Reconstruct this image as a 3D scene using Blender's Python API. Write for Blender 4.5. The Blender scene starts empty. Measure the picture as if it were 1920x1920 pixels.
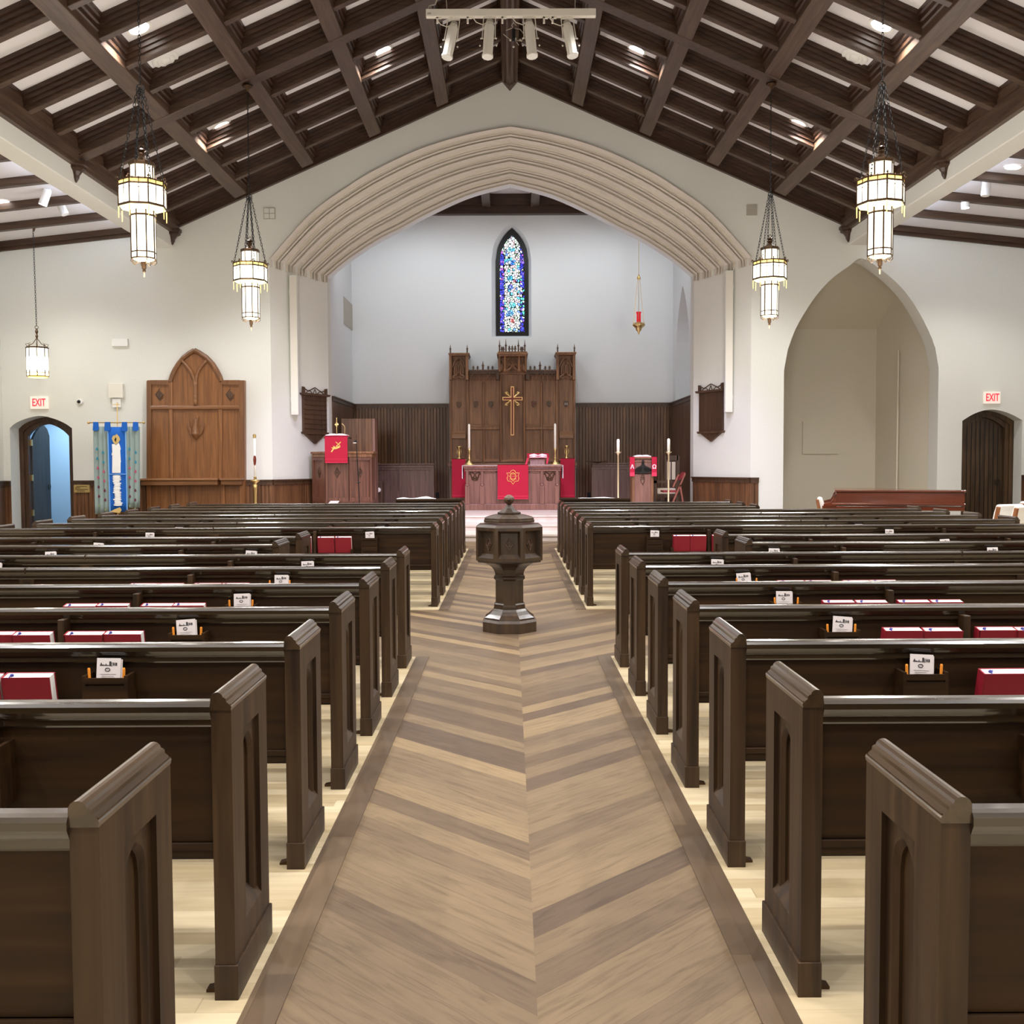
import bpy, math, random
from mathutils import Vector, Matrix
random.seed(7)
PI = math.pi
C = bpy.context.scene.collection
F = 1920.0; H = 1.55
TH = math.atan(91/1920.0); YAW = math.atan(3/1920.0); ROLL = math.radians(0.25)

# ---------- survey helpers: the photograph measured at known depths -> metres ----------
def ray(px, py):
    u = (px-960)/F; v = (960-py)/F
    c, s = math.cos(ROLL), math.sin(ROLL)
    u, v = u*c+v*s, -u*s+v*c
    y = math.cos(TH)+v*math.sin(TH); z = -math.sin(TH)+v*math.cos(TH)
    cy, sy = math.cos(YAW), math.sin(YAW)
    return (u*cy+y*sy, -u*sy+y*cy, z)
def at(px, py, Y):
    d = ray(px, py); t = Y/d[1]; return Vector((t*d[0], Y, H+t*d[2]))
def atx(px, py, X):
    d = ray(px, py); t = X/d[0]; return Vector((X, t*d[1], H+t*d[2]))

# ---------- colours and materials ----------
def lin(c):
    return tuple((x/255/12.92 if x/255 <= .04045 else ((x/255+.055)/1.055)**2.4) for x in c)
def col(c): return lin(c)+(1,)
class NT:
    def __init__(s, name):
        s.m = bpy.data.materials.new(name); s.m.use_nodes = True
        s.t = s.m.node_tree; s.b = s.t.nodes['Principled BSDF']
    def n(s, typ, **kw):
        o = s.t.nodes.new(typ)
        for k, v in kw.items():
            if k.startswith('i_'):
                o.inputs[k[2:].replace('_', ' ')].default_value = v
            else: setattr(o, k, v)
        return o
    def l(s, a, b): s.t.links.new(a, b)
    def math(s, op, a, b=None, c=None):
        o = s.t.nodes.new('ShaderNodeMath'); o.operation = op
        for i, x in enumerate((a, b, c)):
            if x is None: continue
            if isinstance(x, (int, float)): o.inputs[i].default_value = x
            else: s.l(x, o.inputs[i])
        return o.outputs[0]
    def ramp(s, fac, stops, interp='LINEAR'):
        o = s.t.nodes.new('ShaderNodeValToRGB'); e = o.color_ramp.elements
        o.color_ramp.interpolation = interp
        while len(e) < len(stops): e.new(0.5)
        for i, (p, c) in enumerate(stops):
            e[i].position = p; e[i].color = c if len(c) == 4 else c+(1,)
        s.l(fac, o.inputs[0]); return o.outputs[0]
    def mix(s, fac, a, b, mode='MIX'):
        o = s.t.nodes.new('ShaderNodeMix'); o.data_type = 'RGBA'; o.blend_type = mode
        for i, x in ((0, fac), (6, a), (7, b)):
            if isinstance(x, (int, float)): o.inputs[i].default_value = x
            elif isinstance(x, tuple): o.inputs[i].default_value = x
            else: s.l(x, o.inputs[i])
        return o.outputs[2]
    def set(s, **kw):
        for k, v in kw.items(): s.b.inputs[k.replace('_', ' ')].default_value = v
    def bump(s, h, st, dist=.01):
        o = s.n('ShaderNodeBump'); o.inputs['Strength'].default_value = st; o.inputs['Distance'].default_value = dist
        s.l(h, o.inputs['Height']); s.l(o.outputs[0], s.b.inputs['Normal'])

def plain(name, c, rough=.5, metal=0, spec=.5, emis=None, est=0, noise=0):
    n = NT(name); n.set(Base_Color=col(c), Roughness=rough, Metallic=metal)
    n.b.inputs['Specular IOR Level'].default_value = spec
    if emis: n.b.inputs['Emission Color'].default_value = col(emis); n.b.inputs['Emission Strength'].default_value = est
    if noise:
        tc = n.n('ShaderNodeTexCoord'); ns = n.n('ShaderNodeTexNoise'); ns.inputs['Scale'].default_value = noise
        n.l(tc.outputs['Object'], ns.inputs['Vector'])
        a = tuple(x*.97 for x in lin(c)); b = tuple(min(1, x*1.02) for x in lin(c))
        n.l(n.ramp(ns.outputs[0], [(.3, a), (.7, b)]), n.b.inputs['Base Color'])
        n.bump(ns.outputs[0], .03)
    return n.m
def wood(name, c1, c2, axis='z', rough=.4, k=1.0, board=None, var=.25, coat=0, spec=.5):
    n = NT(name); n.b.inputs['Specular IOR Level'].default_value = spec; tc = n.n('ShaderNodeTexCoord'); oi = n.n('ShaderNodeObjectInfo')
    s = {'x': (1.2, 22, 22), 'y': (22, 1.2, 22), 'z': (22, 22, 1.2)}[axis]
    mp = n.n('ShaderNodeMapping'); mp.inputs['Scale'].default_value = tuple(a*k for a in s)
    n.l(tc.outputs['Object'], mp.inputs['Vector'])
    ad = n.n('ShaderNodeVectorMath', operation='ADD'); n.l(mp.outputs[0], ad.inputs[0])
    cb = n.n('ShaderNodeCombineXYZ'); r = n.math('MULTIPLY', oi.outputs['Random'], 37.0)
    n.l(r, cb.inputs[0]); n.l(r, cb.inputs[2]); n.l(cb.outputs[0], ad.inputs[1])
    ns = n.n('ShaderNodeTexNoise'); ns.inputs['Scale'].default_value = 1.0; ns.inputs['Detail'].default_value = 5; ns.inputs['Distortion'].default_value = .6
    n.l(ad.outputs[0], ns.inputs['Vector'])
    c = n.ramp(ns.outputs[0], [(.32, lin(c1)), (.68, lin(c2))])
    ns2 = n.n('ShaderNodeTexNoise'); ns2.inputs['Scale'].default_value = .12; n.l(ad.outputs[0], ns2.inputs['Vector'])
    c = n.mix(.35, c, n.ramp(ns2.outputs[0], [(.3, (.55, .5, .46)), (.7, (1.25, 1.25, 1.25))]), 'MULTIPLY')
    if board:
        ax, w = board; sp = n.n('ShaderNodeSeparateXYZ'); n.l(tc.outputs['Object'], sp.inputs[0])
        f = n.math('FLOOR', n.math('DIVIDE', sp.outputs['XYZ'.index(ax)], w))
        wn = n.n('ShaderNodeTexWhiteNoise', noise_dimensions='1D'); n.l(f, wn.inputs['W'])
        c = n.mix(var*2, c, n.ramp(wn.outputs[0], [(0, (.45, .42, .4)), (1, (1.5, 1.5, 1.5))]), 'MULTIPLY')
    n.l(c, n.b.inputs['Base Color']); n.set(Roughness=rough)
    n.b.inputs['Coat Weight'].default_value = coat; n.b.inputs['Coat Roughness'].default_value = .09
    n.bump(ns.outputs[0], .04, .003)
    return n.m

PEW1, PEW2 = (50, 37, 26), (80, 62, 43)
M = {}
M['pewz'] = wood('pew_oak_upright', (34, 20, 8), (66, 46, 25), 'z', .45, spec=.35)
M['pewx'] = wood('pew_oak_panel', (34, 20, 8), (54, 35, 16), 'x', .5, spec=.2)
M['pewrail'] = wood('pew_oak_rail', (34, 24, 13), (54, 40, 24), 'x', .26, coat=1)
M['pewcap'] = wood('pew_oak_cap', (38, 26, 13), (66, 48, 28), 'y', .32, coat=.7)
M['fontw'] = wood('font_oak', (36, 22, 10), (62, 43, 23), 'z', .36, coat=.6)
M['ceilw'] = wood('ceiling_timber_across', (54, 36, 25), (84, 62, 46), 'x', .42)
M['ceily'] = wood('ceiling_timber_along', (62, 44, 32), (92, 70, 54), 'y', .42)
M['coffer'] = wood('coffer_timber', (46, 29, 18), (70, 46, 31), 'x', .38)
M['oak'] = wood('chancel_oak', (104, 68, 42), (148, 104, 70), 'z', .42)
M['oakx'] = wood('chancel_oak_across', (112, 76, 50), (154, 112, 80), 'x', .42)
M['carv'] = wood('carved_oak', (100, 68, 46), (140, 102, 74), 'z', .42)
M['honeyv'] = wood('honey_oak_frame', (98, 62, 34), (126, 84, 50), 'z', .38)
M['oakd'] = wood('carved_dark_oak', (60, 40, 26), (90, 63, 43), 'z', .45)
M['altar'] = wood('altar_oak', (112, 76, 66), (144, 104, 90), 'z', .4)
M['bead'] = wood('wainscot_boards', (76, 48, 29), (116, 80, 52), 'z', .42, board=('X', .085), var=.25)
M['beadwarm'] = wood('wainscot_boards_warm', (84, 54, 32), (122, 82, 52), 'z', .42, board=('X', .085), var=.2)
M['beady'] = wood('wainscot_boards_side', (72, 46, 29), (104, 72, 48), 'z', .42, board=('Y', .085), var=.2)
M['honey'] = wood('honey_oak', (112, 69, 34), (144, 95, 53), 'z', .4)
M['honeym'] = wood('honey_oak_moulding', (112, 72, 42), (142, 98, 62), 'x', .35)
M['door'] = wood('door_planks', (58, 40, 24), (92, 68, 42), 'z', .45, board=('X', .11), var=.25)
M['screen'] = wood('screen_boards', (110, 72, 46), (140, 98, 66), 'z', .42, board=('X', .11), var=.3)
M['mahog'] = wood('mahogany', (74, 30, 17), (114, 56, 34), 'x', .16, k=.35, coat=.6)
M['redwood'] = wood('red_stained_wood', (120, 62, 52), (156, 92, 78), 'z', .4)
M['armwood'] = wood('chair_wood', (120, 72, 42), (156, 102, 62), 'z', .4)
M['wall'] = plain('wall_plaster', (222, 221, 214), .9, spec=.2, noise=40)
M['wallw'] = plain('chancel_plaster', (222, 224, 226), .9, spec=.2, noise=40)
M['arch'] = plain('arch_plaster', (222, 215, 204), .85, spec=.2)
M['niche'] = plain('alcove_plaster', (214, 205, 186), .9, spec=.2, noise=40)
M['ceil'] = plain('ceiling_plaster', (224, 220, 222), .9, spec=.2)
M['white'] = plain('white_paint', (232, 230, 226), .45)
M['offw'] = plain('off_white_plastic', (226, 220, 208), .5)
M['grille'] = plain('grille_grey', (176, 170, 158), .6)
M['black'] = plain('black_metal', (20, 19, 19), .4, .3)
M['bronze'] = plain('bronze', (78, 58, 40), .4, .8)
M['brass'] = plain('brass', (222, 192, 132), .3, 1)
M['champ'] = plain('pale_brass', (226, 208, 172), .35, .9)
M['pulp'] = wood('pulpit_oak', (84, 52, 40), (120, 78, 60), 'z', .42)
M['stall'] = wood('stall_oak', (74, 54, 46), (106, 80, 68), 'z', .42)
M['gold'] = plain('gold_embroidery', (232, 196, 110), .5, .3)
M['goldp'] = plain('gilt_edge', (240, 190, 130), .35, .4)
M['redcl'] = plain('red_paramount', (180, 0, 50), .75, noise=60)
M['redtr'] = plain('red_trim', (212, 50, 84), .7)
M['crossr'] = plain('cross_red_inlay', (110, 36, 20), .4)
M['linen'] = plain('white_linen', (240, 238, 240), .8)
M['candle'] = plain('candle_wax', (246, 244, 232), .5)
M['flame'] = plain('candle_tip', (250, 246, 220), .5)
M['hymn'] = plain('hymnal_cover', (132, 14, 34), .55, noise=120)
M['page'] = plain('book_pages', (226, 222, 218), .8)
M['leaf'] = plain('leaflet_paper', (214, 204, 202), .8)
M['ink'] = plain('print_ink', (44, 40, 44), .7)
M['inkg'] = plain('print_ink_faint', (150, 144, 146), .7)
M['pencil'] = plain('orange_pencil', (230, 140, 40), .5)
M['ribbon'] = plain('blue_ribbon', (40, 50, 130), .5)
M['blue'] = plain('blue_cloth', (6, 92, 186), .8, noise=80)
M['lblue'] = plain('pale_blue_piping', (120, 176, 236), .7)
M['greyc'] = plain('grey_curtain', (142, 158, 154), .8, noise=60)
M['drop1'] = plain('teal_drop', (40, 130, 156), .8)
M['drop2'] = plain('rose_drop', (178, 74, 104), .8)
M['drop3'] = plain('plum_drop', (96, 30, 52), .8)
M['drop4'] = plain('olive_drop', (128, 142, 108), .8)
M['cloud'] = plain('white_applique', (240, 238, 236), .8)
M['sand'] = plain('gold_applique', (206, 176, 110), .7)
M['cushion'] = plain('white_cushion', (238, 236, 232), .75)
M['cream'] = plain('cream_brocade', (212, 196, 176), .8, noise=60)
M['redseat'] = plain('red_seat', (130, 16, 30), .6)
M['bluedoor'] = wood('dark_door', (62, 60, 60), (82, 78, 76), 'z', .5)
M['room'] = plain('side_room_wall', (190, 210, 226), .9)
M['plaque'] = plain('brass_plaque', (196, 170, 110), .4, .6)
M['redlet'] = plain('exit_letters', (226, 40, 60), .5, emis=(226, 40, 60), est=.7)
M['exitf'] = plain('exit_face', (240, 232, 220), .5, emis=(250, 226, 214), est=.25)
M['lampon'] = plain('downlight_lens', (255, 255, 255), .5, emis=(255, 250, 244), est=9)
M['strip'] = plain('cove_strip', (255, 255, 255), .5, emis=(214, 228, 255), est=7)
M['glassw'] = plain('lantern_glass', (255, 252, 236), .5, emis=(255, 250, 226), est=2.6)
M['glassy'] = plain('lantern_glass_amber', (250, 220, 140), .5, emis=(252, 214, 120), est=1.0)
M['glassu'] = plain('lantern_glass_under', (250, 240, 180), .5, emis=(250, 240, 160), est=1.3)
M['rubyg'] = plain('ruby_glass', (190, 4, 24), .15, emis=(240, 20, 50), est=.35)
M['shieldr'] = plain('red_shield', (130, 44, 40), .5)
M['shieldw'] = plain('pale_shield', (190, 180, 172), .5)
M['shieldg'] = plain('green_shield', (92, 80, 58), .5)

def chevron():
    n = NT('aisle_chevron_oak'); tc = n.n('ShaderNodeTexCoord'); sp = n.n('ShaderNodeSeparateXYZ')
    n.l(tc.outputs['Object'], sp.inputs[0]); X, Y = sp.outputs[0], sp.outputs[1]
    xc = n.math('SUBTRACT', X, .07); ax = n.math('ABSOLUTE', xc); sd = n.math('GREATER_THAN', xc, 0.0)
    v = n.math('SUBTRACT', Y, n.math('MULTIPLY', ax, .985)); v = n.math('DIVIDE', n.math('ADD', v, n.math('MULTIPLY', sd, .09)), .187)
    i = n.math('FLOOR', v); fr = n.math('FRACT', v)
    al = n.math('ADD', ax, n.math('MULTIPLY', Y, .93))
    seg = n.math('FLOOR', n.math('ADD', n.math('MULTIPLY', al, .42), n.math('MULTIPLY', i, .37)))
    cb = n.n('ShaderNodeCombineXYZ'); n.l(i, cb.inputs[0]); n.l(sd, cb.inputs[1]); _ = seg
    wn = n.n('ShaderNodeTexWhiteNoise', noise_dimensions='3D'); n.l(cb.outputs[0], wn.inputs['Vector'])
    c = n.ramp(wn.outputs[0], [(0, lin((80, 63, 48))), (.3, lin((97, 79, 59))), (.7, lin((111, 92, 68))), (1, lin((128, 107, 78)))])
    gv = n.n('ShaderNodeCombineXYZ'); n.l(n.math('MULTIPLY', al, 1.6), gv.inputs[0]); n.l(n.math('MULTIPLY', v, 3.2), gv.inputs[1])
    n.l(n.math('ADD', n.math('MULTIPLY', i, 5.3), n.math('MULTIPLY', sd, 77)), gv.inputs[2])
    ns = n.n('ShaderNodeTexNoise'); ns.inputs['Scale'].default_value = 1.5; ns.inputs['Detail'].default_value = 7; ns.inputs['Roughness'].default_value = .62; ns.inputs['Distortion'].default_value = 1.1
    n.l(gv.outputs[0], ns.inputs['Vector'])
    c = n.mix(.85, c, n.ramp(ns.outputs[0], [(.28, (.58, .53, .48)), (.5, (1, 1, 1)), (.72, (1.2, 1.18, 1.15))]), 'MULTIPLY')
    gap = n.math('LESS_THAN', n.math('MINIMUM', fr, n.math('SUBTRACT', 1.0, fr)), .012)
    c = n.mix(n.math('MULTIPLY', gap, .45), c, lin((70, 52, 38))+(1,))
    n.l(c, n.b.inputs['Base Color']); n.set(Roughness=.42); n.bump(ns.outputs[0], .06, .003)
    return n.m
M['chev'] = chevron()
def planks(name, c1, c2, w, L, along, rough, grain=.7):
    n = NT(name); tc = n.n('ShaderNodeTexCoord'); sp = n.n('ShaderNodeSeparateXYZ')
    n.l(tc.outputs['Object'], sp.inputs[0]); X, Y = sp.outputs[0], sp.outputs[1]
    a, b = (X, Y) if along == 'x' else (Y, X)
    i = n.math('FLOOR', n.math('DIVIDE', b, w)); fr = n.math('FRACT', n.math('DIVIDE', b, w))
    u = n.math('ADD', n.math('DIVIDE', a, L), n.math('MULTIPLY', i, .377)); j = n.math('FLOOR', u); fu = n.math('FRACT', u)
    cb = n.n('ShaderNodeCombineXYZ'); n.l(i, cb.inputs[0]); n.l(j, cb.inputs[1])
    wn = n.n('ShaderNodeTexWhiteNoise', noise_dimensions='3D'); n.l(cb.outputs[0], wn.inputs['Vector'])
    c = n.ramp(wn.outputs[0], [(0, lin(c1)), (1, lin(c2))])
    gv = n.n('ShaderNodeCombineXYZ'); n.l(n.math('MULTIPLY', a, 1.6), gv.inputs[0]); n.l(n.math('MULTIPLY', b, 16), gv.inputs[1]); n.l(n.math('ADD', n.math('MULTIPLY', i, 5.3), j), gv.inputs[2])
    ns = n.n('ShaderNodeTexNoise'); ns.inputs['Scale'].default_value = 1.0; ns.inputs['Detail'].default_value = 6; ns.inputs['Distortion'].default_value = 1
    n.l(gv.outputs[0], ns.inputs['Vector'])
    c = n.mix(grain, c, n.ramp(ns.outputs[0], [(.3, (.78, .74, .68)), (.65, (1.06, 1.05, 1.04))]), 'MULTIPLY')
    g = n.math('MAXIMUM', n.math('LESS_THAN', fr, .02), n.math('LESS_THAN', fu, .004))
    c = n.mix(n.math('MULTIPLY', g, .35), c, tuple(x*.4 for x in lin(c1))+(1,))
    n.l(c, n.b.inputs['Base Color']); n.set(Roughness=rough)
    return n.m
M['maple'] = planks('maple_floor', (166, 148, 116), (192, 176, 146), .083, 1.1, 'x', .35)
M['border'] = planks('aisle_border_oak', (80, 64, 49), (102, 84, 65), .107, 1.15, 'y', .42)
M['stepw'] = planks('chancel_step_maple', (204, 190, 184), (224, 212, 208), .09, 1.3, 'x', .4)

def glass_mat(hw, z0, z1):
    n = NT('stained_glass'); tc = n.n('ShaderNodeTexCoord'); sp = n.n('ShaderNodeSeparateXYZ')
    n.l(tc.outputs['Object'], sp.inputs[0]); X, Z = sp.outputs[0], sp.outputs[2]
    vo = n.n('ShaderNodeTexVoronoi', feature='DISTANCE_TO_EDGE'); vo.inputs['Scale'].default_value = 15; n.l(tc.outputs['Object'], vo.inputs['Vector'])
    vc = n.n('ShaderNodeTexVoronoi', feature='F1'); vc.inputs['Scale'].default_value = 15; n.l(tc.outputs['Object'], vc.inputs['Vector'])
    sc = n.n('ShaderNodeSeparateColor'); n.l(vc.outputs['Color'], sc.inputs[0])
    r1, r2 = sc.outputs[0], sc.outputs[1]
    field = n.ramp(r1, [(0, (1, 1, 1)), (.38, (.62, .92, 1)), (.52, (.9, 1, .95)), (.66, (.1, .55, .85)), (.76, (.5, .8, .55)), (.84, (.9, .5, .6)), (.92, (.12, .25, .75))], 'CONSTANT')
    edge = n.ramp(r1, [(0, (.05, .06, .75)), (.45, (.18, .1, .7)), (.62, (.5, .12, .7)), (.72, (.85, 1, 1)), (.84, (.1, .6, .5)), (.92, (.02, .02, .5))], 'CONSTANT')
    ax = n.math('ABSOLUTE', X); isb = n.math('GREATER_THAN', ax, hw*.66)
    c = n.mix(isb, field, edge)
    # three medallions down the middle
    for k, (cz, cc, rr) in enumerate(((z0+(z1-z0)*.12, (.9, .1, .08), .06), (z0+(z1-z0)*.2, (.05, .3, .85), .09), (z0+(z1-z0)*.28, (.1, .75, .85), .09), (z0+(z1-z0)*.47, (.05, .12, .8), .08), (z0+(z1-z0)*.53, (.85, .15, .25), .05), (z0+(z1-z0)*.56, (.05, .45, .85), .08), (z0+(z1-z0)*.72, (.02, .15, .85), .07), (z0+(z1-z0)*.86, (.15, .7, .85), .07))):
        dx = n.math('ADD', X, -.07 if k in (4,) else (.05 if k % 2 else -.0)); dz = n.math('SUBTRACT', Z, cz)
        d = n.math('SQRT', n.math('ADD', n.math('MULTIPLY', dx, dx), n.math('MULTIPLY', dz, dz)))
        c = n.mix(n.math('MULTIPLY', n.math('LESS_THAN', d, rr), .85), c, cc+(1,))
    # lead lattice of diamonds and the cell edges
    lead = n.math('LESS_THAN', vo.outputs['Distance'], .11)
    p = n.math('ABSOLUTE', n.math('SUBTRACT', n.math('FRACT', n.math('MULTIPLY', n.math('ADD', X, n.math('MULTIPLY', Z, .62)), 5.2)), .5))
    q = n.math('ABSOLUTE', n.math('SUBTRACT', n.math('FRACT', n.math('MULTIPLY', n.math('SUBTRACT', X, n.math('MULTIPLY', Z, .62)), 5.2)), .5))
    lead = n.math('MAXIMUM', lead, n.math('LESS_THAN', n.math('MINIMUM', p, q), .03))
    b = n.math('LESS_THAN', n.math('ABSOLUTE', n.math('SUBTRACT', ax, hw*.66)), .008); lead = n.math('MAXIMUM', lead, b)
    n.l(c, n.b.inputs['Base Color']); n.l(c, n.b.inputs['Emission Color'])
    n.l(n.math('MULTIPLY', n.math('SUBTRACT', 1.0, lead), 1.5), n.b.inputs['Emission Strength']); n.set(Roughness=.2)
    c2 = n.mix(lead, c, (.01, .01, .01, 1)); n.l(c2, n.b.inputs['Base Color'])
    return n.m

# ---------- mesh building ----------
def wloc(p):
    v = Vector((0, 0, 0))
    while p is not None: v += p.location; p = p.parent
    return v
class MB:
    def __init__(s): s.v = []; s.f = []
    def add(s, vs, fs):
        o = len(s.v); s.v += [tuple(v) for v in vs]; s.f += [tuple(i+o for i in f) for f in fs]; return s
    def box(s, x0, x1, y0, y1, z0, z1):
        x0, x1 = sorted((x0, x1)); y0, y1 = sorted((y0, y1)); z0, z1 = sorted((z0, z1))
        v = [(x, y, z) for z in (z0, z1) for x, y in ((x0, y0), (x1, y0), (x1, y1), (x0, y1))]
        return s.add(v, [(3, 2, 1, 0), (4, 5, 6, 7), (0, 1, 5, 4), (1, 2, 6, 5), (2, 3, 7, 6), (3, 0, 4, 7)])
    def pbox(s, x0, y0, x1, y1, Yf, Yb):      # a box whose front face is measured on the photo at depth Yf
        xm, ym = (x0+x1)/2, (y0+y1)/2
        return s.box(at(x0, ym, Yf).x, at(x1, ym, Yf).x, Yf, Yb, at(xm, y1, Yf).z, at(xm, y0, Yf).z)
    def quad(s, a, b, c, d): return s.add([a, b, c, d], [(0, 1, 2, 3)])
    def prism(s, poly, ax, a, b):             # poly in the two other axes
        def mk(u, v, w): return {'x': (w, u, v), 'y': (u, w, v), 'z': (u, v, w)}[ax]
        n = len(poly); vs = [mk(u, v, a) for u, v in poly]+[mk(u, v, b) for u, v in poly]
        fs = [tuple(range(n-1, -1, -1)), tuple(range(n, 2*n))]+[(i, (i+1) % n, n+(i+1) % n, n+i) for i in range(n)]
        return s.add(vs, fs)
    def pprism(s, pts, Yf, Yb):
        return s.prism([(at(x, y, Yf).x, at(x, y, Yf).z) for x, y in pts], 'y', Yf, Yb)
    def lathe(s, prof, n, c=(0, 0, 0), rot=0, cap=True):
        vs = []; k = len(prof)
        for r, z in prof:
            for i in range(n):
                a = rot+2*PI*i/n; vs.append((c[0]+r*math.cos(a), c[1]+r*math.sin(a), c[2]+z))
        fs = [(j*n+i, j*n+(i+1) % n, (j+1)*n+(i+1) % n, (j+1)*n+i) for j in range(k-1) for i in range(n)]
        if cap: fs += [tuple(range(n-1, -1, -1)), tuple((k-1)*n+i for i in range(n))]
        return s.add(vs, fs)
    def tube(s, path, r, n=6, closed=False, cap=True):
        path = [Vector(p) for p in path]; k = len(path); rs = r if isinstance(r, (list, tuple)) else [r]*k
        vs = []; prev = None
        for i, p in enumerate(path):
            a = path[(i-1) % k] if (i > 0 or closed) else p; b = path[(i+1) % k] if (i < k-1 or closed) else p
            t = (b-a).normalized()
            if prev is None: u = t.cross(Vector((0, 0, 1)) if abs(t.z) < .9 else Vector((1, 0, 0))).normalized()
            else: u = (prev-t*prev.dot(t)).normalized()
            prev = u; w = t.cross(u)
            for j in range(n):
                an = 2*PI*j/n; vs.append(tuple(p+(u*math.cos(an)+w*math.sin(an))*rs[i]))
        m = k if closed else k-1
        fs = [(i*n+j, i*n+(j+1) % n, ((i+1) % k)*n+(j+1) % n, ((i+1) % k)*n+j) for i in range(m) for j in range(n)]
        if not closed and cap: fs += [tuple(range(n-1, -1, -1)), tuple((k-1)*n+j for j in range(n))]
        return s.add(vs, fs)
    def bar(s, a, b, w, d=None, up=None):     # rectangular bar from a to b
        a, b = Vector(a), Vector(b); d = d or w; t = (b-a).normalized()
        up = Vector(up) if up else (Vector((0, 0, 1)) if abs(t.z) < .9 else Vector((0, 1, 0)))
        u = t.cross(up).normalized()*w/2; v = u.cross(t).normalized()*d/2
        vs = [p+q for p in (a, b) for q in (-u-v, u-v, u+v, -u+v)]
        return s.add(vs, [(3, 2, 1, 0), (4, 5, 6, 7), (0, 1, 5, 4), (1, 2, 6, 5), (2, 3, 7, 6), (3, 0, 4, 7)])
    def ball(s, c, r, n=10, sz=1):
        pr = [(max(1e-4, r*math.sin(PI*i/n)), -r*sz*math.cos(PI*i/n)) for i in range(n+1)]
        return s.lathe(pr, n+2, c, cap=False)
    def build(s, name, mat, parent=None, smooth=False, bevel=0, struct=False, label=None, origin=None):
        me = bpy.data.meshes.new(name); off = wloc(parent)
        if origin is not None: off = Vector(origin)
        me.from_pydata([(v[0]-off.x, v[1]-off.y, v[2]-off.z) for v in s.v], [], s.f)
        me.materials.append(mat if not isinstance(mat, str) else M[mat]); me.update()
        import bmesh
        b = bmesh.new(); b.from_mesh(me); bmesh.ops.recalc_face_normals(b, faces=b.faces); b.to_mesh(me); b.free()
        if smooth:
            for p in me.polygons: p.use_smooth = True
        o = bpy.data.objects.new(name, me); C.objects.link(o); o.parent = parent
        if origin is not None: o.location = Vector(origin)-wloc(parent)
        if bevel:
            m = o.modifiers.new('edge', 'BEVEL'); m.width = bevel; m.segments = 2; m.limit_method = 'ANGLE'; m.angle_limit = .6
        if struct: o['kind'] = 'structure'
        if label: o['label'] = label
        return o
def tag(o, label, cat, group=None, kind=None):
    o['label'] = label; o['category'] = cat
    if group: o['group'] = group
    if kind: o['kind'] = kind
    return o
def thing(name, loc, label, cat, group=None):
    o = bpy.data.objects.new(name, None); C.objects.link(o); o.location = loc; o.empty_display_size = .1
    return tag(o, label, cat, group)
KIDS = {}
def copy_tree(o, parent=None):
    c = o.copy(); C.objects.link(c); c.parent = parent
    for ch in [x for x in o.children]: copy_tree(ch, c)
    return c
def solo(mb, name, mat, label, cat, group=None, origin=None, **kw):
    xs = [v[0] for v in mb.v]; ys = [v[1] for v in mb.v]; zs = [v[2] for v in mb.v]
    org = origin or ((min(xs)+max(xs))/2, (min(ys)+max(ys))/2, min(zs))
    return tag(mb.build(name, mat, None, origin=org, **kw), label, cat, group)
def text_mb(s, size, depth, x, y, z, ry=0, sx=1, bold=.0):   # text facing -Y, centred on x,z
    cu = bpy.data.curves.new('t', 'FONT'); cu.body = s; cu.size = size; cu.extrude = depth/2; cu.align_x = 'CENTER'; cu.align_y = 'CENTER'; cu.offset = bold
    ob = bpy.data.objects.new('t', cu); C.objects.link(ob); bpy.context.view_layer.update()
    me = ob.evaluated_get(bpy.context.evaluated_depsgraph_get()).to_mesh()
    m = MB(); m.add([(x+v.co.x*sx, y-v.co.z, z+v.co.y) for v in me.vertices], [tuple(p.vertices) for p in me.polygons])
    ob.to_mesh_clear(); bpy.data.objects.remove(ob); bpy.data.curves.remove(cu)
    return m
def lerp(a, b, t): return a+(b-a)*t
def resample(pts, n):
    d = [0]
    for a, b in zip(pts, pts[1:]): d.append(d[-1]+math.dist(a, b))
    out = []
    for i in range(n):
        t = d[-1]*i/(n-1); k = 0
        while k < len(pts)-2 and d[k+1] < t: k += 1
        f = (t-d[k])/(d[k+1]-d[k]) if d[k+1] > d[k] else 0
        out.append(tuple(lerp(a, b, f) for a, b in zip(pts[k], pts[k+1])))
    return out
def spline(pts, n):                            # Catmull-Rom through the points, even spacing
    P = [pts[0]]+list(pts)+[pts[-1]]; o = []
    for i in range(1, len(P)-2):
        for k in range(8):
            t = k/8
            o.append(tuple(.5*((2*P[i][a])+(-P[i-1][a]+P[i+1][a])*t+(2*P[i-1][a]-5*P[i][a]+4*P[i+1][a]-P[i+2][a])*t*t+(-P[i-1][a]+3*P[i][a]-3*P[i+1][a]+P[i+2][a])*t**3) for a in range(len(pts[0]))))
    o.append(tuple(pts[-1])); return resample(o, n)

# ---------- main dimensions ----------
X0 = .03; YW = 22.8; YJ = 24.6; YO = 25.0; YB = 28.4; PL = .39
EX = 7.42; EZ = 6.70; SL = .438               # eave half width, eave height, roof slope
CL, CR = -4.34, 4.50                          # chancel side walls
def roof(x): return EZ+SL*(EX-abs(x-X0))
LSIDE, RSIDE = -11.25, 11.75

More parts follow.
